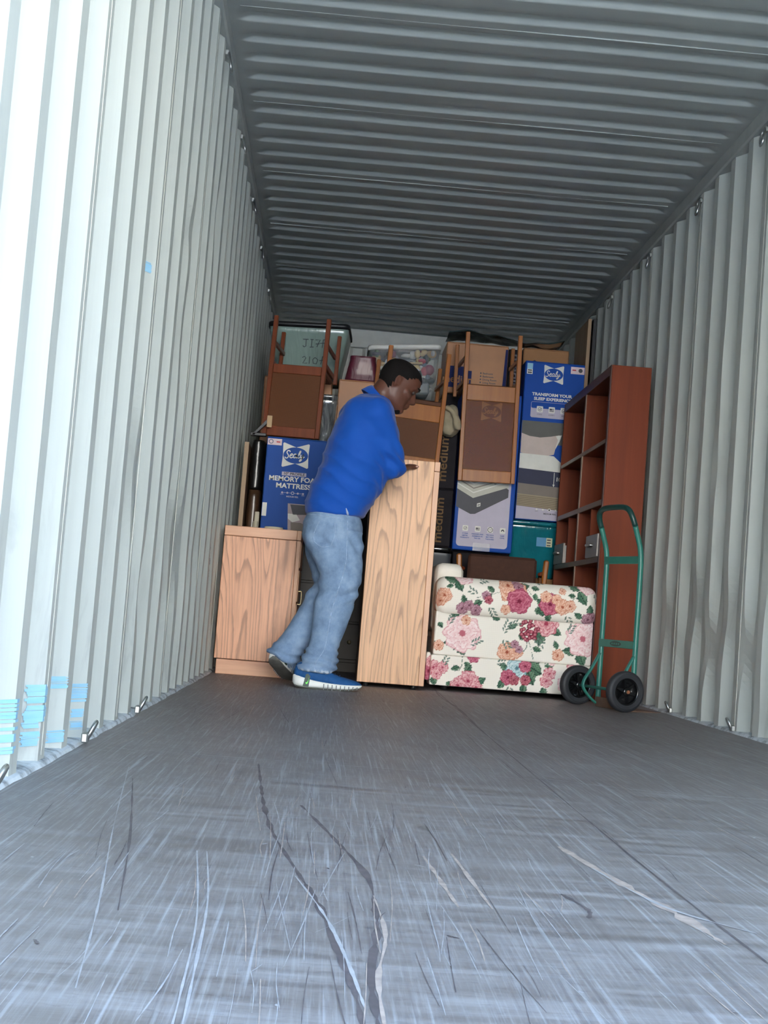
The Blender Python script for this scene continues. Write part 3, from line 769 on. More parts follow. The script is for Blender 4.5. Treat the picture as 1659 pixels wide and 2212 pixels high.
def cushion(name, x0, x1, y0, y1, z0, z1, r, parent, motifs, step=.0042, bulge=0.0, curve=None, mat=None):
    """soft rounded block whose cloth carries the flowers; dense on its front and top"""
    vs = []; fs = []; c = Vector(((x0+x1)/2, (y0+y1)/2, (z0+z1)/2)); h = Vector(((x1-x0)/2, (y1-y0)/2, (z1-z0)/2))
    r = min(r, h.x, h.y, h.z)
    def face(ax, sg, st):
        o1, o2 = [k for k in range(3) if k != ax]
        n1 = max(4, int(2*h[o1]/st)); n2 = max(4, int(2*h[o2]/st)); b = len(vs)
        for i in range(n1+1):
            for j in range(n2+1):
                p = [0, 0, 0]; p[ax] = sg*h[ax]; p[o1] = -h[o1]+2*h[o1]*i/n1; p[o2] = -h[o2]+2*h[o2]*j/n2
                q = Vector([max(-(h[k]-r), min(h[k]-r, p[k])) for k in range(3)]); d = Vector(p)-q
                if d.length > 1e-9: q = q+d.normalized()*r
                if bulge and ax == 1 and sg < 0:
                    q.y -= bulge*max(0, 1-(q.x/h.x)**2)**.5*max(0, 1-(q.z/h.z)**2)**.5
                if curve: q = curve(q, h)
                vs.append(c+q)
        for i in range(n1):
            for j in range(n2):
                a = b+i*(n2+1)+j; fs.append([a, a+1, a+n2+2, a+n2+1])
    face(1, -1, step); face(2, 1, step*1.6); face(2, -1, .03); face(1, 1, .03); face(0, -1, step*3); face(0, 1, step*3)
    mb = MB().add(vs, fs, 0, True); o = mb.build(name, mat or FLORAL, parent, recalc=False)
    A = np.array([tuple(v) for v in vs]); U = A[:, 0].copy(); Vz = A[:, 2].copy()
    dep = A[:, 1]-y0
    deep = dep > r*.8; U = U+np.where(deep, .31*0, 0); Vz = Vz+np.where(deep, dep*.9, 0)
    col = paint_floral(U, Vz, motifs)
    ca = o.data.color_attributes.new('pattern', 'FLOAT_COLOR', 'POINT')
    ca.data.foreach_set('color', np.concatenate([col, np.ones((len(col), 1))], 1).astype(np.float32).ravel())
    bm = bmesh.new(); bm.from_mesh(o.data); bmesh.ops.remove_doubles(bm, verts=bm.verts, dist=.0004); bmesh.ops.recalc_face_normals(bm, faces=bm.faces); bm.to_mesh(o.data); bm.free()
    return o
t = thing('floral_sofa', 'cream sofa with pink and peach rose pattern, its rolled arm facing the doors', 'sofa', (SO[0], SO[1], 0))
SL = 1.14
cushion('rolled_arm', 0, .868, -.018, .22, .398, .612, .055, t, mot_roll, bulge=.035)
cushion('arm_panel', .004, .858, 0, .19, .188, .425, .012, t, mot_mid)
cushion('skirt_panel', -.004, .862, -.004, .20, .026, .190, .010, t, mot_low)
cushion('seat_base', .01, .85, .20, SL-.2, .05, .27, .02, t, mot_low, step=.012)
cushion('seat_cushion', .20, .86, .20, SL-.2, .27, .42, .05, t, mot_mid, step=.012)
cushion('sofa_back', .0, .16, .19, SL-.16, .30, .690, .05, t, [], step=.012)
cushion('far_arm', 0, .868, SL-.2, SL, .05, .605, .08, t, mot_mid, step=.014)
mo_p = [('flower', -.01, .10, .05, 'rose', 6, .2), ('flower', -.006, .15, .03, 'pink', 5, .2)]
cushion('skirt_pleat', -.030, -.004, .0, .10, .05, .20, .01, t, mo_p, step=.005)
for lx, ly in ((.09, .12), (.76, .12), (.09, SL-.1), (.76, SL-.1)):
    m = MB(); m.lathe([(.016, 0), (.02, .004), (.026, .06)], 16, mx=Matrix.Translation((lx, ly, 0))); m.build('leg', BLACKP, t)

# ------------------------------------------------------------------ hand truck
TRUCK = NT('chipped_green_paint', .38, .5)
co = TRUCK.coord()
k = TRUCK.noise(co, 38, 5, .7)
TRUCK.color(TRUCK.mix(TRUCK.ramp(k, [(.70, (0, 0, 0, 1)), (.76, (1, 1, 1, 1))]), TRUCK.mix(TRUCK.noise(co, 9, 3), S(36, 104, 94), S(54, 128, 114)), S(92, 74, 60))); TRUCK = TRUCK.m
GRIP = plain('dark_green_grip', S(24, 62, 58), .35, var=.15)
RUST = plain('rusty_plate', S(112, 88, 74), .7, var=.25, scale=14)
RUBBER = plain('grey_black_rubber', S(42, 44, 48), .6, var=.15, scale=20)
RIMM = plain('glossy_black_plastic', S(16, 17, 19), .22)
NUT = plain('rusty_nut', S(142, 88, 58), .65, var=.2, scale=60)
t = thing('hand_truck', 'green two wheeled hand truck standing in front of the cherry bookcase', 'hand truck', (.900, 7.09, 0), math.atan2(.35, .94))
hw = .158
fr = catmull([(0, -hw, .02), (0, -hw, .30), (0, -hw, .60), (-.004, -hw, .77), (-.032, -hw, .87), (-.064, -hw+.004, .955), (-.075, -hw+.045, .998), (-.076, 0, 1.006), (-.075, hw-.045, .998), (-.064, hw-.004, .955), (-.032, hw, .87), (-.004, hw, .77), (0, hw, .60), (0, hw, .30), (0, hw, .02)], 7)
i0 = next(i for i, p in enumerate(fr) if p.z > .90); i1 = len(fr)-1-i0
m = MB(); m.tube(fr[:i0+1], .0135, 14); m.tube(fr[i1:], .0135, 14); m.build('upright_frame', TRUCK, t)
m = MB(); m.tube(fr[i0:i1+1], .0142, 14); tag(m.build('handle', GRIP, t), 'darker worn green handle loop')
for z in (.745, .325):
    m = MB(); m.box(-.016, -.010, -hw-.004, hw+.004, z-.019, z+.019, .002); b = m.build('cross_bar', TRUCK, t)
    if z < .5:
        e = MB(); el = []
        for q in range(28):
            a = 2*PI*q/28; el.append((.052*math.cos(a), .013*math.sin(a)))
        e.add([(-.0168, x, z+zz) for x, zz in el], [list(range(28))], 0)
        for q in (-.03, -.01, .01, .03): e.box(-.0176, -.0172, q-.006, q+.006, z-.004, z+.004, .0002, 1)
        e.build('maker_plate', [plain('dark_stamped_badge', S(34, 62, 56), .5), TRUCK], b)
for s_ in (-1, 1):
    m = MB(); P = catmull([(-.006, s_*hw, .27), (-.05, s_*hw, .19), (-.088, s_*hw, .13), (-.09, s_*hw, .09), (-.05, s_*hw, .045), (-.004, s_*hw, .012)], 6)
    m.tube(P, .0125, 10, flat=.55); m.build('axle_brace', TRUCK, t)
m = MB(); m.cyl((-.085, -.245, .1), (-.085, .245, .1), .0075, 14); m.build('axle', TRUCK, t)
m = MB(); m.add([(-.012, -hw, 0), (-.012, hw, 0), (.20, hw*.72, 0), (.20, -hw*.72, 0), (-.012, -hw, .006), (-.012, hw, .006), (.20, hw*.72, .003), (.20, -hw*.72, .003)], [[0, 1, 2, 3], [4, 5, 6, 7], [0, 1, 5, 4], [1, 2, 6, 5], [2, 3, 7, 6], [3, 0, 4, 7]]); m.box(-.014, -.008, -hw, hw, 0, .05, .002); m.build('toe_plate', RUST, t)
for s_ in (-1, 1):
    mx = Matrix.Translation((-.085, s_*.222, .1))
    m = MB(); m.lathe([(.066, -.020), (.078, -.0225), (.092, -.021), (.0985, -.014), (.1, 0), (.0985, .014), (.092, .021), (.078, .0225), (.066, .020), (.066, -.020)], 48, axis='Y', mx=mx)
    m.lathe([(.0815, -.0235), (.084, -.0248), (.0865, -.0235), (.084, -.02), (.0815, -.0235)], 48, axis='Y', mx=mx)
    wh = m.build('wheel', RUBBER, t)
    m = MB(); m.lathe([(.067, -.019), (.067, .019), (.060, .019), (.057, .004), (.057, -.004), (.060, -.019), (.067, -.019)], 48, axis='Y', mx=mx)
    m.lathe([(.057, -.003), (.057, .003), (.02, .003), (.02, -.003), (.057, -.003)], 40, axis='Y', mx=mx)
    m.lathe([(.0085, -.024), (.018, -.024), (.022, -.018), (.022, .018), (.018, .024), (.0085, .024), (.0085, -.024)], 28, axis='Y', mx=mx)
    nsp = 6
    for q in range(nsp):
        a = 2*PI*q/nsp+.3
        R_ = mx @ Matrix.Rotation(a, 4, 'Y')
        for o_ in (-1, 1):
            m.add([(.018, o_*.006, -.013), (.06, o_*.003, -.004), (.06, o_*.003, .004), (.018, o_*.006, .013), (.018, o_*.018, -.009), (.06, o_*.012, -.002), (.06, o_*.012, .002), (.018, o_*.018, .009)], [[0, 1, 2, 3], [4, 5, 6, 7], [0, 1, 5, 4], [1, 2, 6, 5], [2, 3, 7, 6], [3, 0, 4, 7]], 0, False, R_)
    if s_ > 0:
        for q in range(14):
            a = 2*PI*q/14; R_ = mx @ Matrix.Rotation(a, 4, 'Y')
            m.box(.022, .057, -.014, .0, -.0012, .0012, .0004, 0, R_)
    m.build('rim', RIMM, wh)
    m = MB(); yo = s_*.0245
    m.lathe([(.0, 0), (.009, 0), (.009, .007), (.006, .009), (0, .009)], 6, axis='Y', mx=mx @ Matrix.Translation((0, yo-.001 if s_ > 0 else yo-.009, 0)), smooth=False); m.build('axle_nut', NUT, wh)

# ------------------------------------------------------------------ upside-down chairs
def mesh_mat(name, base, alpha):
    m = NT(name, .5, .3)
    wv = m.n('ShaderNodeTexWave', bands_direction='X'); wv.inputs['Scale'].default_value = 62; m.l(m.coord(), wv.inputs[0])
    w2 = m.n('ShaderNodeTexWave', bands_direction='Z'); w2.inputs['Scale'].default_value = 62; m.l(m.coord(), w2.inputs[0])
    f = m.math('MULTIPLY', m.math('ADD', wv.outputs['Fac'], w2.outputs['Fac']), .5)
    m.color(m.ramp(f, [(.1, tuple(x*.7 for x in base[:3])+(1,)), (.9, base)]))
    m.b.inputs['Alpha'].default_value = alpha
    return m.m
MESHC = mesh_mat('sheer_brown_mesh', S(150, 92, 48), .5)
MESHD = mesh_mat('dark_brown_mesh', S(112, 62, 26), .88)
def make_chair(label, loc, rot, wood_, mesh_, hw=.165, H=.93, lg=.337, dp=.375, so=0.0, tr=.075, rl=.10, group='upside down chairs on top of the load'):
    """chair turned upside down: z=0 is the top edge of its back, the feet point up at z=H; y<0 is its rear side"""
    t = thing('wooden_chair', label, 'chair', loc, 0, group, rot)
    p = .0135; Z = H-lg
    for s_ in (-1, 1):
        m = MB(); x = s_*(hw-p)
        m.box(x-p, x+p, -.014, .014, 0, H, .003); m.build('rear_leg', wood_, t)
        m = MB(); x = s_*(hw+.004)
        m.box(x-.012, x+.012, dp, dp+.025, Z-.03, H-.015, .003); m.build('front_leg', wood_, t)
        m = MB(); m.box(s_*(hw-.012)-.008, s_*(hw-.012)+.008, .0145, dp-.0005, H-.17, H-.145, .002); m.build('side_stretcher', wood_, t)
        m = MB(); m.box(s_*(hw-.012)-.009, s_*(hw-.012)+.009, .0145, dp-.0005, Z+so+.001, Z+so+.03, .002); m.build('side_apron', wood_, t)
    m = MB(); m.box(-hw+2*p+.0005, hw-2*p-.0005, -.011, .011, .0, tr, .003); m.build('top_rail', wood_, t)
    m = MB(); m.box(-hw+2*p+.0005, hw-2*p-.0005, -.011, .011, Z-rl, Z, .003); m.build('back_rail', wood_, t)
    m = MB(); m.box(-hw+2*p-.004, hw-2*p+.004, -.003, .003, tr-.006, Z-rl+.006, .001); m.build('mesh_back', mesh_, t)
    m = MB(); m.box(-hw+.012, hw-.012, .016, dp-.001, Z+so-.034, Z+so, .008); m.build('seat', plain('brown_seat_pad', S(96, 60, 42), .8, var=.1), t)
    return t
RD = math.radians
make_chair('honey wood chair upside down with a sheer mesh back, beside the tall bright blue carton', (.372, 8.915, 1.262), (RD(.6), RD(-1.0), RD(2)), CHAIRW, MESHC, .182, .950, .335, .375, .008)
make_chair('honey wood chair upside down just right of the man\'s head', (-.155, 8.56, 1.275), (RD(-2), RD(2.6), RD(6)), CHAIRW, MESHD, .195, .735, .335, .36, .035)
make_chair('red brown wood chair upside down in the top left corner of the load', (-.868, 8.49, 1.395), (RD(-1.5), RD(1.0), RD(-8)), CHAIRD, MESHD, .175, .735, .297, .37, 0, .06, .055)

# ------------------------------------------------------------------ boxes
def carton(name, label, cat, x0, x1, y0, D, z0, z1, mats, rz=0, group=None, seam=True, wrap=None):
    t = thing(name, label, cat, ((x0+x1)/2, y0, z0), rz, group)
    W = (x1-x0)/2; H = z1-z0
    m = MB(); m.box(-W, W, 0, D, 0, H, .006); m.build('carton_body', mats, t)
    if seam:
        m = MB()
        for a, b in ((.002, D/2-.002), (D/2+.002, D-.002)): m.box(-W+.002, W-.002, a, b, H-.0005, H+.0035, .001)
        m.build('top_flap', mats, t)
    return t, W, H
def ell(cx, cz, a, b, n=40): return [(cx+a*math.cos(2*PI*k/n), cz+b*math.sin(2*PI*k/n)) for k in range(n)]
def rrect(x0, x1, z0, z1, r, n=5):
    P = []
    for cx, cz, a0 in ((x1-r, z1-r, 0), (x0+r, z1-r, 90), (x0+r, z0+r, 180), (x1-r, z0+r, 270)):
        for k in range(n+1):
            a = math.radians(a0+90*k/n); P.append((cx+r*math.cos(a), cz+r*math.sin(a)))
    return P
def bowtie(cx, cz, W, H):
    """the white butterfly badge: square corners, pinched at top and bottom centre"""
    P = []
    for s_ in (1, -1):
        for k in range(11):
            u = -1+2*k/10 if s_ > 0 else 1-2*k/10
            P.append((cx+u*W, cz+s_*(H-(1-abs(u))*H*.30-(.02*H if abs(u) < .99 else 0))))
    return P
def sealy(m, cx, cz, W, bl, wh, y=-.0012):
    H = W*.93
    for s_ in (-1, 1):
        m.poly([(cx, cz+H*.66), (cx+s_*W*.92, cz+H), (cx+s_*W, cz+H*.93), (cx+s_*W*.95, cz), (cx+s_*W, cz-H*.93), (cx+s_*W*.92, cz-H), (cx, cz-H*.66)], y, wh)
    m.poly(ell(cx, cz, W*.93, H*.66), y-.0006, bl)
    # script lettering drawn as strokes
    L = [[(-.50, .26), (-.56, .36), (-.68, .36), (-.74, .22), (-.64, .06), (-.56, -.08), (-.62, -.24), (-.76, -.26), (-.82, -.16)],
         [(-.44, -.06), (-.32, .0), (-.28, .08), (-.36, .12), (-.45, .0), (-.44, -.16), (-.34, -.22), (-.22, -.14)],
         [(.02, .08), (-.10, .12), (-.19, .0), (-.17, -.16), (-.08, -.2), (.0, -.08), (.04, .1), (.01, -.1), (.06, -.2), (.14, -.14)],
         [(.14, -.12), (.26, .16), (.30, .36), (.24, .38), (.18, .1), (.18, -.14), (.24, -.2), (.32, -.12)],
         [(.36, .1), (.36, -.08), (.42, -.16), (.50, -.06), (.56, .12), (.52, -.1), (.46, -.36), (.36, -.46), (.33, -.38), (.44, -.26), (.66, -.06)]]
    for st in L:
        P = [(p.x*W*.98+cx+.03*W+p.y*.12*W, p.y*H*.98+cz) for p in catmull([(a, b, 0) for a, b in st], 5)]
        m.ribbon(P, W*.075, y-.0012, wh)
def textlines(m, lines, size, x, z, dz, y, mat, **kw):
    for i, l in enumerate(lines): m.text(l, size, x, z-i*dz, y, mat, **kw)
PGREY = cl('grey_headboard_print', (96, 96, 92)); PBEIGE = cl('beige_pillow_print', (206, 190, 182)); PWHITE = cl('white_bedding_print', (232, 232, 224)); PNAVY = cl('navy_band_print', (32, 38, 72))
PTAUPE = cl('taupe_print', (128, 118, 110)); PGRID = cl('knit_print', (160, 146, 120)); PGRID2 = cl('knit_print_dark', (128, 112, 90)); PCHAR = cl('charcoal_print', (74, 74, 82)); PSOFT = cl('pale_foam_print', (196, 196, 184)); PINK2 = cl('blush_print', (176, 160, 164))
REDP = cl('red_print', (196, 60, 70)); CYANP = cl('cyan_print', (150, 200, 226)); GREYP = cl('slate_print', (112, 114, 140))

def icon(m, cx, cz, s_, kind, y, w_, d_):
    m.poly(rrect(cx-s_, cx+s_, cz-s_, cz+s_, s_*.25), y, w_)
    if kind == 0: m.poly(ell(cx, cz, s_*.62, s_*.62, 20), y-.0005, d_); m.poly(ell(cx, cz, s_*.5, s_*.5, 20), y-.001, w_); m.ribbon([(cx-s_*.3, cz), (cx-s_*.05, cz-s_*.25), (cx+s_*.4, cz+s_*.35)], s_*.16, y-.0015, d_)
    if kind == 1:
        for k in range(4): m.poly([(cx-s_*.7, cz+s_*(.45-.28*k)), (cx+s_*.7, cz+s_*(.45-.28*k)), (cx+s_*.7, cz+s_*(.3-.28*k)), (cx-s_*.7, cz+s_*(.3-.28*k))], y-.0005, d_)
        m.poly([(cx-s_*.7, cz+s_*.45), (cx, cz+s_*.45), (cx, cz-s_*.05), (cx-s_*.7, cz-s_*.05)], y-.001, d_)
    if kind == 2: m.poly(ell(cx, cz, s_*.95, s_*.95, 24), y-.0005, d_); m.poly(ell(cx, cz, s_*.75, s_*.75, 24), y-.001, w_); m.text('10', s_*.9, cx, cz, y-.0015, d_)
    if kind == 3: m.poly([(cx+s_*.6*math.cos(a*PI/8), cz-s_*.3+s_*.8*math.sin(a*PI/8)) for a in range(9)], y-.0005, d_); m.poly([(cx+s_*.3*math.cos(a*PI/8), cz-s_*.35+s_*.4*math.sin(a*PI/8)) for a in range(9)], y-.001, w_)
def scale_line(m, cx, cz, W, y, wh, d_, hot):
    m.ribbon([(cx-W, cz), (cx+W, cz)], .002, y, wh)
    for k in range(5):
        r = .010 if k == hot else .006
        m.poly(ell(cx-W+W*k/2, cz, r, r, 16), y-.0005, wh)
        if k == hot: m.poly(ell(cx-W+W*k/2, cz, r*.6, r*.6, 16), y-.001, d_)

# left mattress carton
t, W, H = carton('mattress_carton', 'blue mattress carton behind the low oak cabinet, printed MEMORY FOAM MATTRESS', 'box', -1.000, -.625, 8.40, .42, .775, 1.375, BLUEB2)
m = MB(); y = -.0012
z_ = lambda zz: zz-.775
mats = [BLUEB2, WHITEP, PINKL, GREYP, PCHAR, PINK2, PTAUPE, REDP, LILAC]
sealy(m, -.012, z_(1.277), .079, 0, 1); m.build('logo_badge', mats, t); m = MB()
m.poly([(-W+.004, z_(1.368)), (-W+.088, z_(1.368)), (-W+.088, z_(1.330)), (-W+.004, z_(1.330))], y, 2); m.poly(ell(-W+.024, z_(1.35), .014, .014, 24), y-.0006, 3); m.poly(ell(-W+.024, z_(1.35), .009, .009, 24), y-.0010, 2); m.poly([(-W+.056, z_(1.353)), (-W+.078, z_(1.353)), (-W+.078, z_(1.346)), (-W+.056, z_(1.346))], y-.0006, 7); m.build('address_label', mats, t); m = MB()
m.poly([(-.085, z_(1.176)), (.060, z_(1.176)), (.060, z_(1.154)), (-.085, z_(1.154))], y, 8); m.text('10" PROFILE', .021, -.0125, z_(1.165), y-.0006, 4, bold=.0006, squeeze=1.15)
m.text('MEMORY FOAM', .040, -.006, z_(1.133), y, 1, bold=.0012, squeeze=1.08); m.text('MATTRESS', .040, -.010, z_(1.092), y, 1, bold=.0012, squeeze=1.12)
scale_line(m, -.012, z_(1.052), .062, y, 8, 0, 2); m.text('MEDIUM FEEL', .012, -.012, z_(1.030), y, 8, bold=.0003); m.text('SOFT', .009, -.074, z_(1.041), y, 8); m.text('FIRM', .009, .05, z_(1.041), y, 8)
lg_ = MB(); lg_.poly([(-W+.003, z_(.985)), (-W+.030, z_(.985)), (-W+.030, z_(.905)), (-W+.003, z_(.905))], y, 1); lg_.build('white_sticker', mats, t); m.build('lettering', mats, t); m = MB()
m.poly([(-.035, z_(.99)), (W-.02, z_(.99)), (W-.02, z_(.78)), (-.02, z_(.78))], y, 5); m.poly([(-.030, z_(.93)), (.02, z_(.93)), (.045, z_(.895)), (.0, z_(.88)), (-.028, z_(.90))], y-.0006, 1)
m.poly([(-.02, z_(.985)), (.08, z_(.985)), (.08, z_(.93)), (.0, z_(.925))], y-.0006, 4); m.poly([(-.01, z_(.88)), (.05, z_(.88)), (W-.03, z_(.83)), (.0, z_(.785))], y-.0009, 6)
m.build('picture', mats, t)

# right mattress carton (tall, with bed picture)
t, W, H = carton('mattress_carton', 'tall bright blue mattress carton with a pillow and bed picture, beside the cherry bookcase', 'box', .628, 1.030, 9.36, .40, 1.080, 2.142, BLUEB)
m = MB(); mats = [BLUEB, WHITEP, PINKL, LILAC, PGREY, PBEIGE, PWHITE, PNAVY, PTAUPE, PGRID, PCHAR, CYANP, PGRID2, REDP]
H = 1.062
m.poly([(-W+.012, H-.012), (-W+.050, H-.012), (-W+.050, H-.085), (-W+.012, H-.085)], y, 11)
m.poly([(-W+.012, H-.052), (-W+.050, H-.052), (-W+.050, H-.085), (-W+.012, H-.085)], y-.0006, 1); m.poly([(-W+.017, H-.056), (-W+.045, H-.056), (-W+.045, H-.064), (-W+.017, H-.064)], y-.001, 10); m.poly([(-W+.017, H-.070), (-W+.045, H-.070), (-W+.045, H-.080), (-W+.017, H-.080)], y-.001, 10)
m.build('barcode_label', mats, t); m = MB()
lg_ = MB(); sealy(lg_, -.008, H-.078, .067, 0, 1); lg_.build('logo_badge', mats, t)
m.poly([(.105, H-.014), (W-.004, H-.014), (W-.004, H-.062), (.105, H-.062)], y, 2); m.poly([(.115, H-.032), (.14, H-.032), (.14, H-.040), (.115, H-.040)], y-.0006, 13); m.poly(ell(.17, H-.037, .014, .014, 20), y-.0006, 10)
m.build('address_label', mats, t); m = MB()
m.text('TRANSFORM YOUR', .027, -.010, H-.218, y, 1, bold=.0011, squeeze=1.12); m.text('SLEEP EXPERIENCE', .027, -.004, H-.248, y, 1, bold=.0011, squeeze=1.12)
m.poly(rrect(-W+.055, W-.01, H-.375, H-.268, .012), y, 3); m.poly(rrect(-W+.057, W-.012, H-.312, H-.270, .010), y-.0005, 0)
for k, cx in enumerate((-.085, -.005, .075)):
    icon(m, cx, H-.318, .021, (0, 1, 0)[k], y-.0008, 1, 10); m.text(('COOL', 'COMFY', 'REST')[k], .012, cx, H-.353, y-.0008, 10)
m.build('lettering', mats, t); m = MB()
zb = H-.43
m.poly([(-W+.004, zb+.03), (.085, zb+.03), (.085, zb-.12), (-W+.004, zb-.12)], y, 4)
pil = [(-W+.006, zb-.055), (-.14, zb-.072), (-.07, zb-.077), (.0, zb-.066), (.058, zb-.052), (.052, zb-.085), (.040, zb-.13), (.030, zb-.185), (-.02, zb-.198), (-.10, zb-.198), (-W+.02, zb-.190), (-W+.006, zb-.186)]
m.poly(pil, y-.0006, 5)
m.poly([(.035, zb-.060), (.075, zb-.050), (.062, zb-.095), (.036, zb-.15), (.050, zb-.085)], y-.0010, 6)
m.poly([(-W+.004, zb-.19), (.03, zb-.195), (.085, zb-.24), (W-.05, zb-.31), (-W+.004, zb-.30)], y-.0009, 6)
m.poly([(-W+.004, zb-.29), (W-.02, zb-.305), (W-.02, zb-.405), (-W+.004, zb-.39)], y-.0012, 7)
m.ribbon([(.042, zb-.305), (.042, zb-.395)], .004, y-.0018, 1); m.poly([(.034, zb-.385), (.050, zb-.385), (.042, zb-.402)], y-.0018, 1); m.text('10"', .036, .078, zb-.35, y-.0018, 1, bold=.0010)
m.poly([(-W+.004, zb-.39), (W-.02, zb-.402), (W-.02, zb-.475), (-W+.004, zb-.46)], y-.0009, 8)
m.poly([(-W+.004, zb-.46), (W-.02, zb-.475), (W-.02, zb-.56), (-W+.004, zb-.54)], y-.0012, 9)
for k in range(7): m.poly([(-W+.004, zb-.47-.011*k), (W-.02, zb-.484-.012*k), (W-.02, zb-.489-.012*k), (-W+.004, zb-.475-.011*k)], y-.0016, 12)
m.poly([(-W+.004, zb-.54), (W-.02, zb-.562), (W-.004, .005), (-W+.004, .005)], y-.0006, 3)
scale_line(m, .025, .075, .085, y-.0012, 1, 10, 2); m.text('MEDIUM FEEL', .014, .03, .048, y-.0012, 10, bold=.0004); m.text('SOFT', .009, -.06, .062, y-.0012, 10)
m.build('printing', mats, t)

# middle mattress carton (its upper half shows through the chair's mesh)
t, W, H = carton('mattress_carton', 'blue and lilac mattress carton with a mattress picture and four icons, behind the hanging chair', 'box', .198, .578, 9.02, .40, .830, 1.845, BLUEB)
m = MB(); mats = [BLUEB, WHITEP, LILAC, PCHAR, PSOFT, PTAUPE, BLUEB2]
H = 1.015
sealy(m, -.002, H-.115, .066, 0, 1); m.build('logo_badge', mats, t); m = MB()
m.poly([(-W+.003, .04), (-W+.003, .49), (-W+.022, .50), (-W+.022, .04)], y, 6)
m.poly(rrect(-W+.022, W-.030, .024, .50, .022), y, 2)
m.poly([(-W+.004, .39), (.02-.10, .335), (W-.045, .415), (W-.045, .47), (.08, .50), (-W+.004, .50)], y-.0006, 4)
for k in range(3): m.ribbon([(-W+.004, .425+.028*k), (-.08, .37+.028*k), (W-.06, .455+.02*k)], .007, y-.0010, 5 if k % 2 else 1)
m.poly([(-W+.004, .39), (-.08, .335), (W-.06, .415), (W-.045, .405), (W-.045, .355), (-.06, .235), (-.09, .232), (-W+.004, .275)], y-.0014, 3)
m.poly([(-.052, .302), (-.030, .309), (-.030, .287), (-.052, .280)], y-.0018, 1); m.poly([(-.047, .298), (-.042, .2995), (-.042, .287), (-.047, .2855)], y-.0022, 3); m.poly([(-.039, .300), (-.034, .3015), (-.034, .290), (-.039, .2885)], y-.0022, 3)
m.poly(ell(.055, .40+.04, .007, .007, 16), y-.002, 3); m.poly(ell(.055, .44, .004, .004, 16), y-.0024, 4); m.poly(ell(.095, .492, .007, .007, 16), y-.002, 3)
for k, cx in enumerate((-.115, -.035, .045, .125)):
    icon(m, cx, .140, .018, k, y-.0008, 1, 3)
    for q, l in enumerate((('10 YEAR', 'LIMITED', 'WARRANTY'), ('DESIGNED AND', 'ASSEMBLED IN', 'THE USA'), ('TEN INCH', 'MATTRESS', 'THICKNESS'), ('SLEEP', 'COOL', ''))[k]):
        if l: m.text(l, .0105, cx, .106-.0135*q, y-.0008, 6, bold=.0003)
m.build('printing', mats, t)
m = MB(); m.box(-.06, .05, -.0035, -.003, .0, .05, .0002); m.build('packing_tape', TAPE, t)

# teal tote
def tote(name, label, cat, loc, W, D, H, mats_body, mats_lid, taper=.86, rz=0, lid=True, rimh=.03, rot=None, flip=False, nsides=6):
    t = thing(name, label, cat, loc, rz, None, rot)
    def ring(wx, dy, z, r):
        P = []
        for cx, cy, a0 in ((wx-r, dy-r, 0), (-wx+r, dy-r, 90), (-wx+r, -dy+r, 180), (wx-r, -dy+r, 270)):
            for k in range(6):
                a = math.radians(a0+90*k/5); P.append((cx+r*math.cos(a), D/2+cy+r*math.sin(a), z))
        return P
    a, b = (1, taper) if flip else (taper, 1)
    hx, hy = W/2, D/2
    m = MB()
    lv = [(0, a-.02), (.012, a), (H*.45, a+(b-a)*.45), (H*.46, a+(b-a)*.46+.008), (H-rimh-.004, b), (H-rimh, b+.012), (H-.002, b+.016), (H, b+.01)]
    m.rings([ring(hx*k, hy*k, z, .035) for z, k in lv], 0, True)
    m.build('tub', mats_body, t)
    if lid:
        m = MB(); m.rings([ring(hx*(b+.02), hy*(b+.02), H+.001, .04), ring(hx*(b+.05), hy*(b+.05), H-.012, .042), ring(hx*(b+.05), hy*(b+.05), H+.016, .042), ring(hx*(b+.03), hy*(b+.03), H+.022, .04), ring(hx*(b-.06), hy*(b-.06), H+.022, .04), ring(hx*(b-.08), hy*(b-.08), H+.014, .04)], 0, True)
        m.build('lid', mats_lid, t)
    return t
TEAL = NT('wrapped_teal_plastic', .22, .5, coat=.8); TEAL.color(TEAL.mix(TEAL.noise(TEAL.coord(), 7, 3), S(10, 92, 108), S(28, 132, 144))); TEAL.bump(TEAL.noise(TEAL.coord((14, 14, 3)), 1, 3, .5, 1.5), .55, .02); TEAL = TEAL.m
t = tote('storage_tote', 'teal plastic storage tote under the bright blue mattress carton', 'storage bin', (.765, 9.37, .70), .34, .36, .352, TEAL, TEAL, .88)
m = MB(); mats = [cl('pale_blue_label', (84, 150, 196)), cl('cream_label', (206, 206, 170)), PCHAR]
zz = .24
m.poly([(.02, zz+.03), (.085, zz+.03), (.085, zz-.03), (.02, zz-.03)], -.004, 0); m.poly([(.085, zz+.03), (.125, zz+.03), (.125, zz-.03), (.085, zz-.03)], -.004, 1)
for k in range(3): m.poly([(.09, zz+.020-.018*k), (.115, zz+.020-.018*k), (.115, zz+.012-.018*k), (.09, zz+.012-.018*k)], -.0046, 2)
m.build('paper_label', mats, t)
carton('moving_carton', 'plain brown carton under the teal tote behind the sofa', 'box', .60, .94, 9.36, .42, 0, .695, CARD)

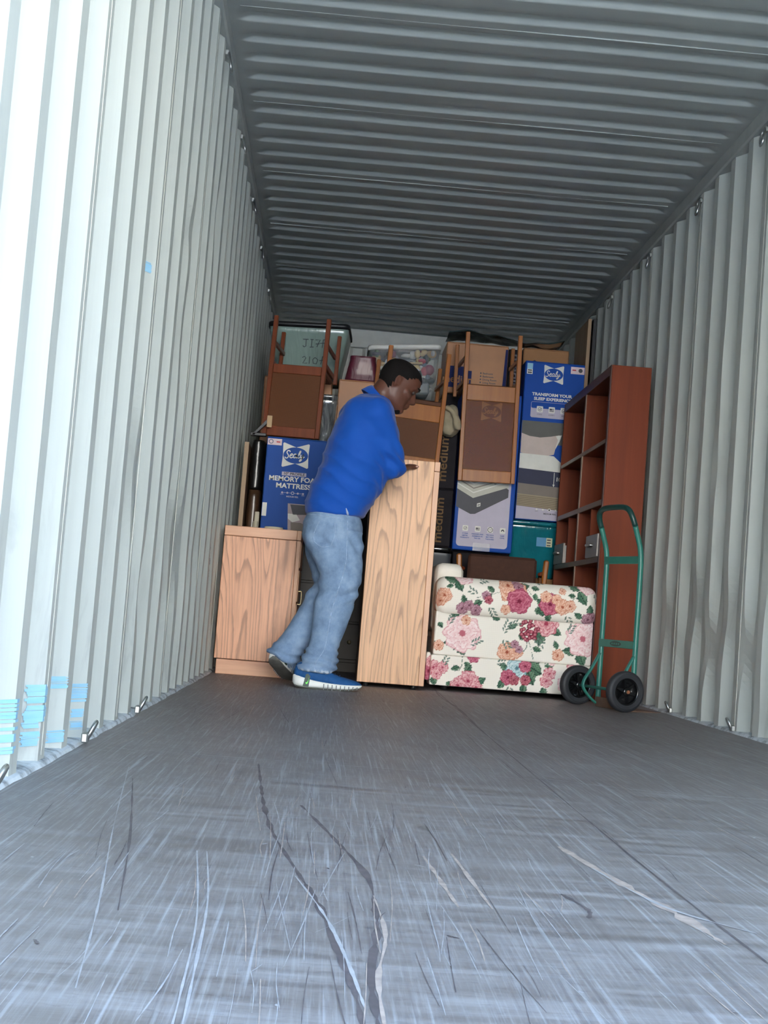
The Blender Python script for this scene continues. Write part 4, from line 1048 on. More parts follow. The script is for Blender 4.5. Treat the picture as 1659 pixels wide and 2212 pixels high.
# grey-green tote with handwriting
GG = NT('wrapped_grey_green_plastic', .3, .5, coat=.7); GG.color(GG.mix(GG.noise(GG.coord(), 5, 3), S(128, 150, 142), S(150, 172, 163))); GG.bump(GG.noise(GG.coord((16, 16, 2)), 1, 2, .5, 2), .35, .015); GG = GG.m
INK = cl('marker_ink', (58, 66, 70))
t = tote('storage_tote', 'grey green storage tote marked in handwriting, top left under the roof', 'storage bin', (-.815, 8.99, 1.842), .50, .44, .335, GG, BLACKP, .80, 0, True, .04, (0, math.radians(-1.5), math.radians(-3)))
m = MB()
def hand(strokes, x, z, s_, yy):
    for st in strokes: m.ribbon([(x+a*s_, z+b*s_) for a, b in st], .0048, yy, 0)
J = [[(0, 1), (.7, 1)], [(.4, 1), (.4, .1), (.2, 0), (0, .15)]]; I_ = [[(.95, 1), (1.35, 1)], [(1.15, 1), (1.1, 0)], [(.9, 0), (1.4, .05)]]
SV = [[(1.6, .95), (2.2, 1), (1.8, .05)], [(1.65, .45), (2.15, .5)]]; FF = [[(2.6, 1.05), (2.5, 0)], [(2.55, 1), (3.2, 1.1)], [(2.2, .55), (3.1, .62)]]
hand(J+I_+SV+FF, -.035, .20, .050, .003)
N2 = [[(0, .8), (.25, 1), (.5, .8), (.1, .05), (.7, .1)]]; N1 = [[(1.0, 1), (.95, 0)]]; N0 = [[(1.7, .9), (1.4, .6), (1.5, .1), (1.9, .05), (2.1, .6), (1.7, .9)]]; NF = [[(2.7, 1.1), (2.5, 0)], [(2.7, 1.05), (3.2, 1.1)], [(2.3, .5), (3.0, .6)]]
m.build('handwriting', INK, t); m = MB()
hand(N2+N1+N0+NF, -.035, .095, .048, .021)
m.build('handwriting', INK, t)
# maroon tub upside down
MAR = NT('wrapped_maroon_plastic', .4, .3, coat=.15); MAR.color(MAR.mix(MAR.noise(MAR.coord(), 8, 3), S(84, 30, 48), S(108, 44, 62))); MAR.bump(MAR.noise(MAR.coord((16, 16, 5)), 1, 2, .5, 1.5), .5, .015); MAR = MAR.m
tote('plastic_tub', 'maroon tub upside down on the brown carton behind the man', 'tub', (-.462, 8.985, 1.852), .215, .21, .165, MAR, MAR, .76, 0, False, .02, None, True)
carton('moving_carton', 'plain brown carton behind the man\'s back, under the maroon tub', 'box', -.605, -.305, 8.98, .22, 1.26, 1.848, CARD2)

# clear tote with toys
CLEARP = NT('clear_plastic', .08, .5); CLEARP.b.inputs['Transmission Weight'].default_value = 0.0; CLEARP.b.inputs['Alpha'].default_value = .20; CLEARP.color(S(220, 226, 230)); CLEARP.bump(CLEARP.noise(CLEARP.coord((10, 10, 4)), 1, 2, .5, 1), .3, .015); CLEARP = CLEARP.m
t = tote('clear_tote', 'clear tote with a white lid full of coloured odds and ends, above the man\'s head', 'storage bin', (-.165, 9.23, 1.825), .46, .38, .31, CLEARP, WHITEP, .84, rot=(0, math.radians(-5), 0))
rnd = random.Random(9)
cols = [(206, 206, 200), (176, 64, 84), (224, 196, 140), (86, 120, 70), (60, 66, 76), (196, 196, 206), (190, 156, 100), (120, 130, 150), (140, 60, 90), (230, 230, 226), (66, 84, 88)]
cm = [cl('odds_and_ends', c, .4) for c in cols]
def blob(m, c, r, mat, sd):
    P = [[(c[0]+r[0]*math.sin(PI*i/7)*math.cos(2*PI*j/12)*(1+.15*math.sin(j*2+sd)), c[1]+r[1]*math.sin(PI*i/7)*math.sin(2*PI*j/12), c[2]+r[2]*math.cos(PI*i/7)) for j in range(12)] for i in range(1, 7)]
    m.rings(P, mat, True)
m = MB()
for i in range(120):
    z = .03+.27*rnd.random(); kx = .16+.04*z/.3
    blob(m, (rnd.uniform(-kx, kx), rnd.uniform(.065, .16), z), (rnd.uniform(.014, .036), .025, rnd.uniform(.012, .04)), rnd.randrange(len(cm)), i)
m.box(-.16, .12, .06, .10, .215, .228, .003, 6); m.box(-.17, .16, .05, .30, .012, .09, .01, 10)
o = m.build('mixed_contents', cm, t); tag(o, 'mixed small coloured items seen through the clear side', kind='stuff')
m = MB(); m.poly(ell(.07, .055, .026, .026, 24), .0145, 0); m.build('round_sticker', WHITEP, t)
t = thing('shadow_tray', 'shallow black tray standing in for the shadow under the clear tote', 'tray', (-.14, 9.222, 1.742)); m = MB(); m.box(-.22, .22, 0, .42, 0, .045, .01); m.box(-.235, .235, -.012, .452, .045, .056, .004); m.build('tray_body', BLACKP, t)  # black tray stands in for the shadow at the tote's foot
# scrap of paper on the chair seat's underside
t = MB(); t.box(-.05, .05, -.035, .035, 0, .002, .0005); o = t.build('paper_scrap', WHITEP); o.location = (-.045, 8.80, 1.714); o.rotation_euler = (0, math.radians(2.6), .5); tag(o, 'scrap of white paper on the upturned chair seat right of the man\'s head', 'paper')

# two dark cartons with MEDIUM printed up the side
for k, (z0, z1, lb) in enumerate(((.838, 1.203, 'lower'), (1.208, 1.640, 'upper'))):
    t, W, H = carton('moving_carton', 'dark carton printed medium up its side, %s of two right of the tall oak cabinet' % lb, 'box', -.30, .180, 9.0, .46, z0, z1, CARDDK, group='dark moving cartons behind the tall cabinet')
    m = MB(); m.text('medium', .080 if k == 0 else .085, W-.082, H*.46, -.0012, 0, bold=.0012, rot=PI/2, squeeze=1.12); m.build('printing', TANP, t)
carton('moving_carton', 'dark wrapped carton low down behind the sofa back', 'box', -.28, .185, 9.0, .46, .422, .833, CARDDK)
carton('moving_carton', 'dark wrapped carton on the floor behind the sofa', 'box', -.28, .185, 9.0, .46, 0, .417, CARDDK)
carton('moving_carton', 'dark carton squeezed between the upper medium carton and the black shadow tray', 'box', -.29, .175, 9.215, .24, 1.645, 1.738, CARDDK)
carton('moving_carton', 'carton on the floor below the blue and lilac mattress carton', 'box', .215, .585, 9.14, .28, .42, .824, CARDDK)
carton('moving_carton', 'lowest carton under the blue and lilac mattress carton', 'box', .215, .585, 9.14, .40, 0, .417, CARDDK)
carton('moving_carton', 'carton hidden under the left blue mattress carton', 'box', -1.0, -.78, 8.40, .44, 0, .770, CARDDK)

# black-lidded bin peeping over the sofa
t = tote('storage_tote', 'dark grey bin with a glossy black lid behind the sofa back', 'storage bin', (.105, 8.80, .56), .15, .18, .24, cl('dark_grey_plastic', (62, 66, 72), .4), plain('glossy_black_lid', S(18, 20, 22), .12, coat=1, bump=.5, bscale=18), .9)
carton('moving_carton', 'low carton under the dark grey bin behind the sofa', 'box', .03, .18, 8.79, .19, 0, .555, CARDDK)

# cartons at the top right
t, W, H = carton('moving_carton', 'brown moving carton printed medium, top right behind the hanging chair legs', 'box', .100, .520, 9.46, .42, 1.900, 2.245, CARD2)
m = MB(); mats = [NAVY, CARD, PCHAR]
m.poly([(-W+.004, .04), (-.03, .04), (-.03, .16), (-.075, .16), (-.075, .185), (-W+.004, .185)], -.0012, 0)
m.poly([(W-.03, .004), (W-.004, .004), (W-.004, H-.02), (W-.02, H-.02)], -.0012, 0)
m.text('medium', .070, -.114, .095, -.0018, 1, bold=.0012, squeeze=.98)
for k, l in enumerate(('Bedroom', 'Bathroom', 'Dining Room', 'Living Room', 'Kitchen', 'Toys')):
    m.text(l, .018, .045, .150-.021*k, -.0012, 2, align='LEFT', bold=.0004); m.poly([(.028, .156-.021*k), (.036, .156-.021*k), (.036, .146-.021*k), (.028, .146-.021*k)], -.0012, 2)
m.build('printing', mats, t)
carton('moving_carton', 'support carton hidden behind the blue and lilac mattress carton', 'box', .10, .52, 9.47, .42, 1.48, 1.896, CARDDK)
t, W, H = carton('moving_carton', 'narrow dark carton with upright lettering beside the bright blue mattress carton', 'box', .525, .624, 9.50, .42, 1.86, 2.235, CARDDK)
m = MB(); m.text('medium', .10, 0.0, H*.5, -.0012, 0, bold=.0016, rot=-PI/2, squeeze=1.0); m.build('printing', cl('dull_lettering', (112, 104, 110)), t)
t, W, H = carton('moving_carton', 'brown carton with a blue house print behind the bright blue mattress carton', 'box', .665, .985, 9.80, .42, 2.0, 2.315, CARD)
m = MB(); m.poly([(-W+.02, .05), (-W+.02, .20), (-W+.045, .215), (-W+.08, .235), (-W+.12, .215), (-W+.14, .205), (-W+.14, .05)], -.0012, 0); m.build('printing', NAVY, t)
carton('moving_carton', 'tall carton holding up the brown carton in the top right corner', 'box', .665, .985, 9.80, .42, 0, 1.997, CARDDK)
# crumpled plastic sheet over the top right cartons
m = MB(); vs = []; nx_, ny_ = 40, 10
for i in range(nx_+1):
    for j in range(ny_+1):
        x = .12+.80*i/nx_; y_ = 9.62+.3*j/ny_
        vs.append((x, y_, 2.352+.016*noise.noise(Vector((x*9, y_*9, 2)))+.05*noise.noise(Vector((x*2.2, y_*2, 5)))))
m.add(vs, [[i*(ny_+1)+j, i*(ny_+1)+j+1, (i+1)*(ny_+1)+j+1, (i+1)*(ny_+1)+j] for i in range(nx_) for j in range(ny_)], 0, True)
SHEET = plain('dark_plastic_film', S(60, 74, 72), .15, coat=.6)
o = m.build('plastic_film', SHEET); md = o.modifiers.new('t', 'SOLIDIFY'); md.thickness = .002
tag(o, 'crumpled plastic film lying over the cartons under the roof at right', 'plastic film')

# silver-looking clear bin beside the left chair
SILV = NT('wrapped_clear_plastic', .12, .6, coat=1); SILV.color(SILV.ramp(SILV.noise(SILV.coord((22, 22, 2.5)), 1, 3, .6, 1.5), [(.35, S(54, 58, 62)), (.55, S(130, 134, 136)), (.68, S(210, 212, 206))])); SILV.bump(SILV.noise(SILV.coord((26, 26, 3)), 1, 2, .5, 2), .6, .02); SILV = SILV.m
tote('clear_tote', 'shiny grey wrapped bin between the left upturned chair and the man', 'storage bin', (-.672, 8.66, 1.385), .135, .22, .29, SILV, SILV, .74, 0, True)

# tan blanket
BL = plain('tan_fleece', S(172, 160, 134), .95, var=.08, scale=20, bump=.4, bscale=80)
m = MB()
for k, (cx, cz, rx, rz) in enumerate(((.098, 1.685, .05, .04), (.105, 1.63, .058, .035), (.105, 1.60, .06, .03), (.10, 1.655, .055, .035))):
    m.tube([(cx+.02*math.sin(q), 8.84+.05*q, cz-.004*q+(0 if q else -.02)) for q in range(4)], [rx*.8, rx, rx, rx*.9], 14)
m.tube(catmull([(.08, 8.83, 1.71), (.12, 8.815, 1.68), (.148, 8.81, 1.62), (.156, 8.815, 1.565)], 5), .028, 10, flat=.7)
def pb(p, n): return p+n*(.012*noise.noise(p*14)+.006*noise.noise(p*34))
o = organic('folded_blanket', m, .008, 6, BL, post=pb)
tag(o, 'tan fleece blanket stuffed beside the leg of the middle upturned chair', 'blanket')

# wooden armchair standing behind the sofa
t = thing('armchair', 'wooden armchair with a brown upholstered back, just behind the sofa arm', 'chair', (.50, 8.80, 0))
BR = plain('brown_upholstery', S(74, 46, 36), .85, var=.12, scale=40, bump=.2, bscale=200)
m = MB(); m.box(-.215, .215, -.012, .030, .52, .80, .016); m.build('backrest', BR, t)
for s_ in (-1, 1):
    mm = Matrix.Translation((s_*.232, 0, 0)) @ Matrix.Rotation(math.radians(s_*3), 4, 'Y')
    m = MB(); m.box(-.016, .016, -.018, .022, 0, .795, .008, 0, mm); m.build('rear_leg', CHAIRW, t)
    m = MB(); m.box(s_*.285-.016, s_*.285+.016, .255, .290, 0, .70, .006); m.build('front_leg', CHAIRW, t)
    m = MB(); m.tube([(s_*.245, .02, .705), (s_*.275, .14, .715), (s_*.29, .30, .70)], .018, 10, flat=.7); m.build('armrest', CHAIRD, t)
m = MB(); m.box(-.20, .20, .035, .285, .40, .46, .02); m.build('seat', BR, t)

# boards leaning at the right wall
LB = wood('pale_board', S(150, 122, 92), S(176, 148, 116), .5, 1, 'z')
for k, (x, y_, w_, lb, mt) in enumerate(((1.085, 9.62, .022, 'pale upright board between the bright blue carton and the right wall', LB), (1.118, 9.60, .022, 'dark upright board leaning against the right wall behind the bookcase', plain('black_board', S(24, 24, 28), .5)))):
    t = thing('wood_board', lb, 'board', (x, y_, 0), 0, 'upright boards by the right wall'); m = MB(); m.box(-w_/2, w_/2, 0, .5, 0, 2.52, .003); m.build('board_face', mt, t)
    m = MB(); m.box(-w_/2-.001, w_/2+.001, -.003, .0, .0, 2.52, .001); m.build('edge_band', mt, t)

# narrow odds and ends at the left wall
t = thing('wood_board', 'thin wooden board on edge between the left wall and the left blue mattress carton', 'board', (-1.115, 8.36, 0), 0, 'upright boards by the left wall'); m = MB(); m.box(-.012, .012, 0, .5, 0, 1.33, .003); m.build('board_face', wood('grey_brown_board', S(112, 88, 70), S(146, 118, 96), .5), t)
m = MB(); m.box(-.013, .013, -.004, 0, 0, 1.33, .001); m.build('edge_band', LB, t)
WRAPB = plain('brown_wrapped_bundle', S(74, 54, 40), .35, var=.3, scale=9, coat=.25, bump=1, bscale=20)
BLKW = plain('black_wrapped_bundle', S(20, 20, 22), .3, spec=.4, var=.3, scale=9, coat=.25, bump=1, bscale=22)
for z0, z1, mt, lb in ((0, 1.06, WRAPB, 'brown plastic wrapped bundle standing left of the left blue mattress carton'), (1.065, 1.36, BLKW, 'black plastic wrapped bundle on the brown one beside the left mattress carton')):
    m = MB()
    R_ = []
    for i in range(25):
        z = z0+(z1-z0)*i/24; s_ = 1-.12*(abs(i-12)/12)**6
        R_.append([(-1.055+.042*s_*math.copysign(abs(math.cos(a))**.6, math.cos(a))*(1+.08*noise.noise(Vector((math.cos(a)*2, z*9, 1)))), 8.60+.14*math.copysign(abs(math.sin(a))**.6, math.sin(a)), z) for a in [2*PI*k/28 for k in range(28)]])
    m.rings(R_, 0, True); o = m.build('wrapped_bundle', mt); tag(o, lb, 'bundle')
m = MB(); m.box(-1.04, -1.012, 8.45, 8.47, .80, .93, .004); m.tube([(-1.03, 8.43, .80), (-1.03, 8.43, .87)], .016, 12); o = m.build('spray_bottle', cl('cream_plastic', (196, 188, 166))); tag(o, 'small cream bottle wedged beside the brown wrapped bundle above the low cabinet', 'bottle')
# dark padded strap/handle on top of the left carton
t = thing('bed_bracket', 'dark metal bracket with a pale tag lying on the left blue mattress carton', 'bracket', (-1.03, 8.42, 1.38))
m = MB(); m.add([(-.07, 0, 0), (-.055, 0, -.0), (.045, 0, .105), (.03, 0, .115), (-.07, .04, 0), (-.055, .04, -.0), (.045, .04, .105), (.03, .04, .115)], [[0, 1, 2, 3], [4, 5, 6, 7], [0, 1, 5, 4], [1, 2, 6, 5], [2, 3, 7, 6], [3, 0, 4, 7]]); m.box(-.075, .02, 0, .05, 0, .018, .003); m.build('bracket_arm', plain('dark_steel', S(44, 44, 48), .45), t)
m = MB(); m.box(.018, .048, -.006, -.002, .055, .125, .001); m.build('paper_tag', cl('tan_tag', (190, 160, 120)), t)

# dark chest of drawers added to fill the shaded gap behind the man
t = thing('filler_chest', 'dark dresser in the shadowy gap behind the man\'s legs', 'filler_chest', (-.53, 8.95, 0))
DKW = wood('dark_filler_wood', S(34, 26, 22), S(46, 34, 28), .4, 1, 'x')
m = MB(); m.box(-.235, .22, .02, .45, .06, .80, .003); m.box(-.22, .20, .04, .43, 0, .06, .002); m.build('carcass', DKW, t)
m = MB(); m.box(-.24, .225, 0, .46, .801, .825, .004); m.build('top_board', DKW, t)
for k in range(3):
    m = MB(); m.box(-.225, .21, .004, .0195, .08+.238*k, .305+.238*k, .003); d = m.build('drawer', DKW, t)
    for s_ in (-1, 1): MB().lathe([(0, 0), (.008, 0), (.008, -.012), (.014, -.016), (.012, -.026), (0, -.028)], 14, axis='Y', mx=Matrix.Translation((s_*.12, .004, .19+.238*k))).build('knob', BRASS, d)
carton('moving_carton', 'carton standing on the dark filler chest behind the man', 'box', -.605, -.31, 9.0, .42, .828, 1.256, CARDDK)

# deep load behind, only its tops show
carton('moving_carton', 'carton under the grey green tote', 'box', -1.08, -.645, 8.99, .46, 1.40, 1.832, CARD2)
carton('moving_carton', 'carton under the carton that carries the grey green tote', 'box', -1.06, -.78, 8.99, .46, 0, 1.397, CARDDK)

# ------------------------------------------------------------------ the man
SKIN = NT('brown_skin', .45, .4); SKIN.color(SKIN.mix(SKIN.noise(SKIN.coord(), 22, 3), S(84, 52, 42), S(104, 66, 52))); SKIN.b.inputs['Subsurface Weight'].default_value = .05; SKIN.bump(SKIN.noise(SKIN.coord(), 160, 3), .05, .002); SKIN = SKIN.m
HAIR = NT('black_cropped_hair', .85, .2); HAIR.color(HAIR.mix(HAIR.noise(HAIR.coord(), 220, 2), S(13, 11, 11), S(25, 21, 20))); HAIR.bump(HAIR.noise(HAIR.coord(), 420, 2), .5, .004); HAIR = HAIR.m
SHIRT = NT('royal_blue_knit', .75, .25); SHIRT.color(SHIRT.mix(SHIRT.noise(SHIRT.coord(), 9, 3), S(10, 72, 164), S(16, 84, 180))); SHIRT.b.inputs['Sheen Weight'].default_value = .15; SHIRT.bump(SHIRT.noise(SHIRT.coord(), 300, 2), .12, .002); SHIRT = SHIRT.m
DENIM = NT('faded_denim', .85, .2)
co = DENIM.coord()
n1 = DENIM.noise(co, 14, 5, .65); n2 = DENIM.noise(DENIM.coord((180, 180, 60)), 1, 3, .7)
dc = DENIM.ramp(n1, [(.32, S(92, 118, 152)), (.5, S(116, 144, 178)), (.70, S(142, 166, 194))])
dc = DENIM.mix(DENIM.math('MULTIPLY', n2, .35), dc, S(168, 186, 206))
sp = DENIM.n('ShaderNodeSeparateXYZ'); DENIM.l(co, sp.inputs[0])
hem = DENIM.n('ShaderNodeMapRange'); hem.inputs[1].default_value = .098; hem.inputs[2].default_value = .084; DENIM.l(sp.outputs[2], hem.inputs[0])
hn = DENIM.ramp(DENIM.noise(DENIM.coord((60, 60, 25)), 1, 2), [(.45, (0, 0, 0, 1)), (.55, (1, 1, 1, 1))])
DENIM.color(DENIM.mix(DENIM.math('MULTIPLY', hem.outputs[0], hn), dc, S(206, 214, 222))); DENIM.bump(n2, .15, .002); DENIM = DENIM.m
PY = 6.95
HM = Matrix.Translation((-.308, PY-.005, 1.512)) @ Matrix.Rotation(math.radians(12), 4, 'Z') @ Matrix.Rotation(math.radians(29), 4, 'Y')
HEAD = [(-.118, .064, .018, .026), (-.110, .080, -.020, .040), (-.095, .086, -.048, .054), (-.075, .088, -.066, .062), (-.05, .088, -.080, .067), (-.028, .084, -.092, .071), (-.012, .083, -.099, .073), (.005, .087, -.104, .0745),
        (.022, .098, -.107, .076), (.035, .100, -.108, .0765), (.055, .098, -.106, .0755), (.078, .089, -.100, .070), (.098, .072, -.085, .060), (.113, .046, -.062, .044), (.121, .015, -.035, .022)]
def head_ring(z, f, b, w_, g=0.0, n=36):
    P = []
    for k in range(n):
        a = 2*PI*k/n; c_, s_ = math.cos(a), math.sin(a)
        ex = .82 if c_ > 0 else .95
        x = (f+b)/2+((f-b)/2+g)*math.copysign(abs(c_)**ex, c_); y = (w_+g)*math.copysign(abs(s_)**.9, s_)
        if c_ > 0 and z < .02: y *= 1-.10*c_
        P.append((x, y, z))
    return P
def capsule(m, a, b, ra, rb, n=14, mx=None, k=3):
    a, b = Vector(a), Vector(b); d = (b-a).normalized()
    P = []; R = []
    for i in range(k+1):
        t = PI/2*(1-i/k); P.append(a-d*ra*math.sin(t)); R.append(max(.0006, ra*math.cos(t)))
    for i in range(k+1):
        t = PI/2*i/k; P.append(b+d*rb*math.sin(t)); R.append(max(.0006, rb*math.cos(t)))
    m.tube(P, R, n, 0, mx)
def zrings(m, L, n=36, rot=0.0):
    R = []
    for z, x0, x1, hy, yc in L:
        cx, hx = (x0+x1)/2, (x1-x0)/2
        R.append([(cx+hx*math.copysign(abs(math.cos(a))**.88, math.cos(a)), yc+hy*math.copysign(abs(math.sin(a))**.88, math.sin(a)), z) for a in [2*PI*k/n for k in range(n)]])
    m.rings(R, 0, True)
mb = MB()
mb.rings([head_ring(*r) for r in HEAD], 0, True, True, HM)
# nose, lips, chin, brow, ears
nose = [(.018, .098, .006), (.004, .106, .009), (-.010, .114, .011), (-.024, .123, .0145), (-.034, .126, .017), (-.042, .116, .018), (-.046, .098, .015)]
mb.rings([[(.06, w_*.9, z), (x-.012, w_, z), (x-.002, w_*.55, z), (x, 0, z), (x-.002, -w_*.55, z), (x-.012, -w_, z), (.06, -w_*.9, z)] for z, x, w_ in nose], 0, True, True, HM)
for s_ in (-1, 1): capsule(mb, (.094, s_*.010, -.041), (.088, s_*.0155, -.040), .0085, .008, 10, HM)
capsule(mb, (.089, -.017, -.0605), (.089, .017, -.0605), .0085, .0085, 10, HM); capsule(mb, (.099, -.006, -.0605), (.099, .006, -.0605), .0085, .0085, 10, HM)
capsule(mb, (.085, -.015, -.074), (.085, .015, -.074), .009, .009, 10, HM); capsule(mb, (.094, -.006, -.074), (.094, .006, -.074), .009, .009, 10, HM)
capsule(mb, (.077, -.010, -.102), (.077, .010, -.102), .018, .018, 12, HM)
for s_ in (-1, 1):
    capsule(mb, (.092, s_*.016, .026), (.074, s_*.050, .026), .0105, .011, 10, HM)
    capsule(mb, (.066, s_*.046, -.032), (.045, s_*.056, -.02), .016, .016, 12, HM)
    pts = catmull([(x-.024, yy, z) for x, yy, z in ((-.002, s_*.074, -.030), (-.008, s_*.080, -.018), (-.014, s_*.086, .002), (-.011, s_*.089, .017), (-.002, s_*.087, .021), (.006, s_*.081, .014), (.008, s_*.077, .003))], 4)
    mb.tube(pts, .0050, 8, 0, HM); capsule(mb, (-.026, s_*.075, -.024), (-.029, s_*.075, .008), .007, .009, 10, HM)
    capsule(mb, (-.013, s_*.075, -.006), (-.014, s_*.075, -.016), .005, .005, 8, HM)
# neck, trunk
hp = lambda p: tuple(HM @ Vector(p))
mb.tube([hp((-.035, 0, -.02)), hp((-.040, 0, -.075)), (-.395, PY, 1.415), (-.43, PY, 1.34)], [.060, .062, .068, .09], 20)
zrings(mb, [(1.43, -.45, -.36, .07, PY), (1.38, -.52, -.335, .165, PY), (1.30, -.565, -.315, .175, PY), (1.15, -.61, -.34, .155, PY), (1.0, -.66, -.385, .15, PY), (.86, -.69, -.45, .155, PY), (.74, -.69, -.45, .16, PY)])
SHR, ELR, WRR = (-.405, 6.815, 1.350), (-.300, 6.89, 1.105), (-.262, 7.20, 1.130)
SHL, ELL, WRL = (-.42, 7.11, 1.355), (-.435, 7.30, 1.11), (-.430, 7.50, .985)
for a, b, c_ in ((SHR, ELR, WRR), (SHL, ELL, WRL)):
    capsule(mb, a, b, .056, .042, 16); capsule(mb, b, c_, .042, .028, 16)
for path, rr in (([(-.56, 6.86, .76), (-.52, 6.85, .545), (-.545, 6.85, .38), (-.575, 6.85, .20), (-.625, 6.85, .08)], [.085, .075, .055, .045, .038]), ([(-.60, 7.04, .76), (-.575, 7.06, .50), (-.63, 7.06, .36), (-.73, 7.04, .19), (-.765, 7.05, .11)], [.085, .068, .055, .045, .038])):
    mb.tube(path, rr, 14)
# right hand: palm flat to the panel's front edge, four fingers hooked over its top, thumb along its face
def hand(W_, palm, fingers, thumb, flat=.5):
    mb.tube([W_, tuple(Vector(W_).lerp(Vector(palm[0]), .6)), palm[0], palm[1]], [.027, .029, .036, .036], 14, flat=flat)
    for f, r in fingers:
        P = catmull(f, 4); n = len(P); mb.tube(P, [r*(1-.18*i/(n-1)) for i in range(n)], 10)
        capsule(mb, P[-2], P[-1], r*.84, r*.8, 10)
    P = catmull(thumb, 4); n = len(P); mb.tube(P, [.0165*(1-.10*i/(n-1)) for i in range(n)], 12); capsule(mb, P[-2], P[-1], .0150, .0138, 12)
PF = 7.45
fr_ = []
for i, (dx, ln) in enumerate(((.028, .95), (.009, 1.08), (-.010, 1.0), (-.028, .82))):
    x0 = -.268+dx
    fr_.append(([(x0, 7.335, 1.165), (x0+.001, 7.385, 1.195), (x0+.002, 7.43, 1.2155), (x0+.002, 7.462*1+.0*ln, 1.2155), (x0+.002, 7.462+.030*ln, 1.2135)], .0088 if i < 3 else .0078))
hand(WRR, ((-.266, 7.29, 1.150), (-.268, 7.345, 1.172)), fr_, [(-.246, 7.285, 1.143), (-.222, 7.345, 1.150), (-.202, 7.396, 1.160), (-.186, 7.420, 1.164), (-.166, 7.4265, 1.1655)])
fl_ = []
for i, (dz, ln) in enumerate(((.030, .95), (.010, 1.05), (-.010, 1.0), (-.029, .8))):
    z0 = .970+dz
    fl_.append(([(-.418, 7.585, z0), (-.400, 7.62, z0), (-.396, 7.65, z0-.002), (-.3955, 7.675*1+.02*ln, z0-.004)], .0086 if i < 3 else .0076))
hand(WRL, ((-.424, 7.55, .975), (-.420, 7.59, .970)), fl_, [(-.426, 7.535, 1.0), (-.416, 7.555, 1.028), (-.4085, 7.575, 1.050), (-.4035, 7.590, 1.066)], .6)
body = organic('person', mb, .0048, 5, SKIN, factor=.45)
tag(body, 'man in a blue long sleeved shirt and faded jeans leaning on the tall oak cabinet', 'person')
# thumb nail and eyes
m = MB(); m.rings([[(-.156+.009*math.cos(a)*k, 7.4110-.0010*(1-k), 1.1665+.0062*math.sin(a)*k) for a in [2*PI*q/14 for q in range(14)]] for k in (1, .6, .1)], 0, True); m.build('thumb_nail', plain('nail', S(176, 132, 112), .3), body)
for s_ in (-1, 1):
    m = MB(); m.lathe([(.0001, -.0105), (.006, -.0088), (.0098, -.004), (.0105, 0), (.0098, .004), (.006, .0088), (.0001, .0105)], 14, 0, HM @ Matrix.Translation((.0795, s_*.032, .004)))
    m.build('eye', plain('dark_eye', S(60, 48, 44), .2), body)
    m = MB(); m.tube([hp((.104-.0, s_*.012, .030)), hp((.100, s_*.030, .036)), hp((.082, s_*.050, .032))], [.003, .0045, .0025], 8); m.build('eyebrow', HAIR, body)
# hair: cropped cap with a hairline
vs = []; fs = []; n = 48
HR = []
hz = [r for r in HEAD if r[0] >= -.08]
def interp(z):
    for a, b in zip(HEAD[:-1], HEAD[1:]):
        if a[0] <= z <= b[0]:
            t = (z-a[0])/(b[0]-a[0]); return (z,)+tuple(a[i]+(b[i]-a[i])*t for i in (1, 2, 3))
    return HEAD[-1]
zz = [-.085+.2055*i/40 for i in range(41)]
R_ = [head_ring(*interp(z), g=.0045, n=n) for z in zz]
R_.append([(p[0]*.35-.006, p[1]*.35, .1262) for p in R_[-1]])
vs = [p for r in R_ for p in r]
for i in range(len(R_)-1):
    for j in range(n):
        q = [i*n+j, i*n+(j+1) % n, (i+1)*n+(j+1) % n, (i+1)*n+j]
        c = sum((Vector(vs[k]) for k in q), Vector())/4
        if c.x > .055: lim = .070-.0*c.x
        elif c.x > .015: lim = .036+(c.x-.015)*.85
        elif c.x > -.018: lim = .030
        elif c.x > -.04: lim = -.02
        else: lim = -.055-(-.04-c.x)*.25
        if c.z > lim: fs.append(q)
vs.append((-.008, 0, .1270)); fs += [[(len(R_)-1)*n+j, (len(R_)-1)*n+(j+1) % n, len(vs)-1] for j in range(n)]
m = MB().add(vs, fs, 0, True, HM)
o = m.build('hair', HAIR, body)
md = o.modifiers.new('s', 'SOLIDIFY'); md.thickness = .003; md.offset = -1
m = MB(); capsule(m, (.081, -.008, -.088), (.081, .008, -.088), .009, .009, 10, HM); capsule(m, (.066, -.01, -.108), (.066, .01, -.108), .0185, .0185, 12, HM); m.build('beard', HAIR, body)

# shirt
mb = MB()
zrings(mb, [(.838, -.712, -.424, .166, PY), (.86, -.720, -.418, .172, PY), (.90, -.720, -.392, .176, PY), (.95, -.708, -.358, .178, PY), (1.01, -.688, -.332, .180, PY), (1.08, -.664, -.315, .184, PY), (1.15, -.646, -.305, .188, PY), (1.22, -.628, -.300, .190, PY),
            (1.28, -.610, -.298, .188, PY), (1.325, -.594, -.300, .180, PY), (1.37, -.572, -.312, .160, PY), (1.41, -.540, -.325, .125, PY), (1.445, -.505, -.338, .085, PY)])
for a, b, c_ in ((SHR, ELR, WRR), (SHL, ELL, WRL)):
    capsule(mb, (a[0]-.085, a[1]+(.05 if a[1] < PY else -.05), a[2]-.01), a, .088, .080, 20)
    capsule(mb, a, tuple(Vector(a).lerp(Vector(b), .5)), .080, .070, 20); capsule(mb, tuple(Vector(a).lerp(Vector(b), .5)), b, .070, .062, 20)
    capsule(mb, b, tuple(Vector(b).lerp(Vector(c_), .86 if a[1] < PY else .52)), .060, .040, 18)
E_ = Vector(ELR)
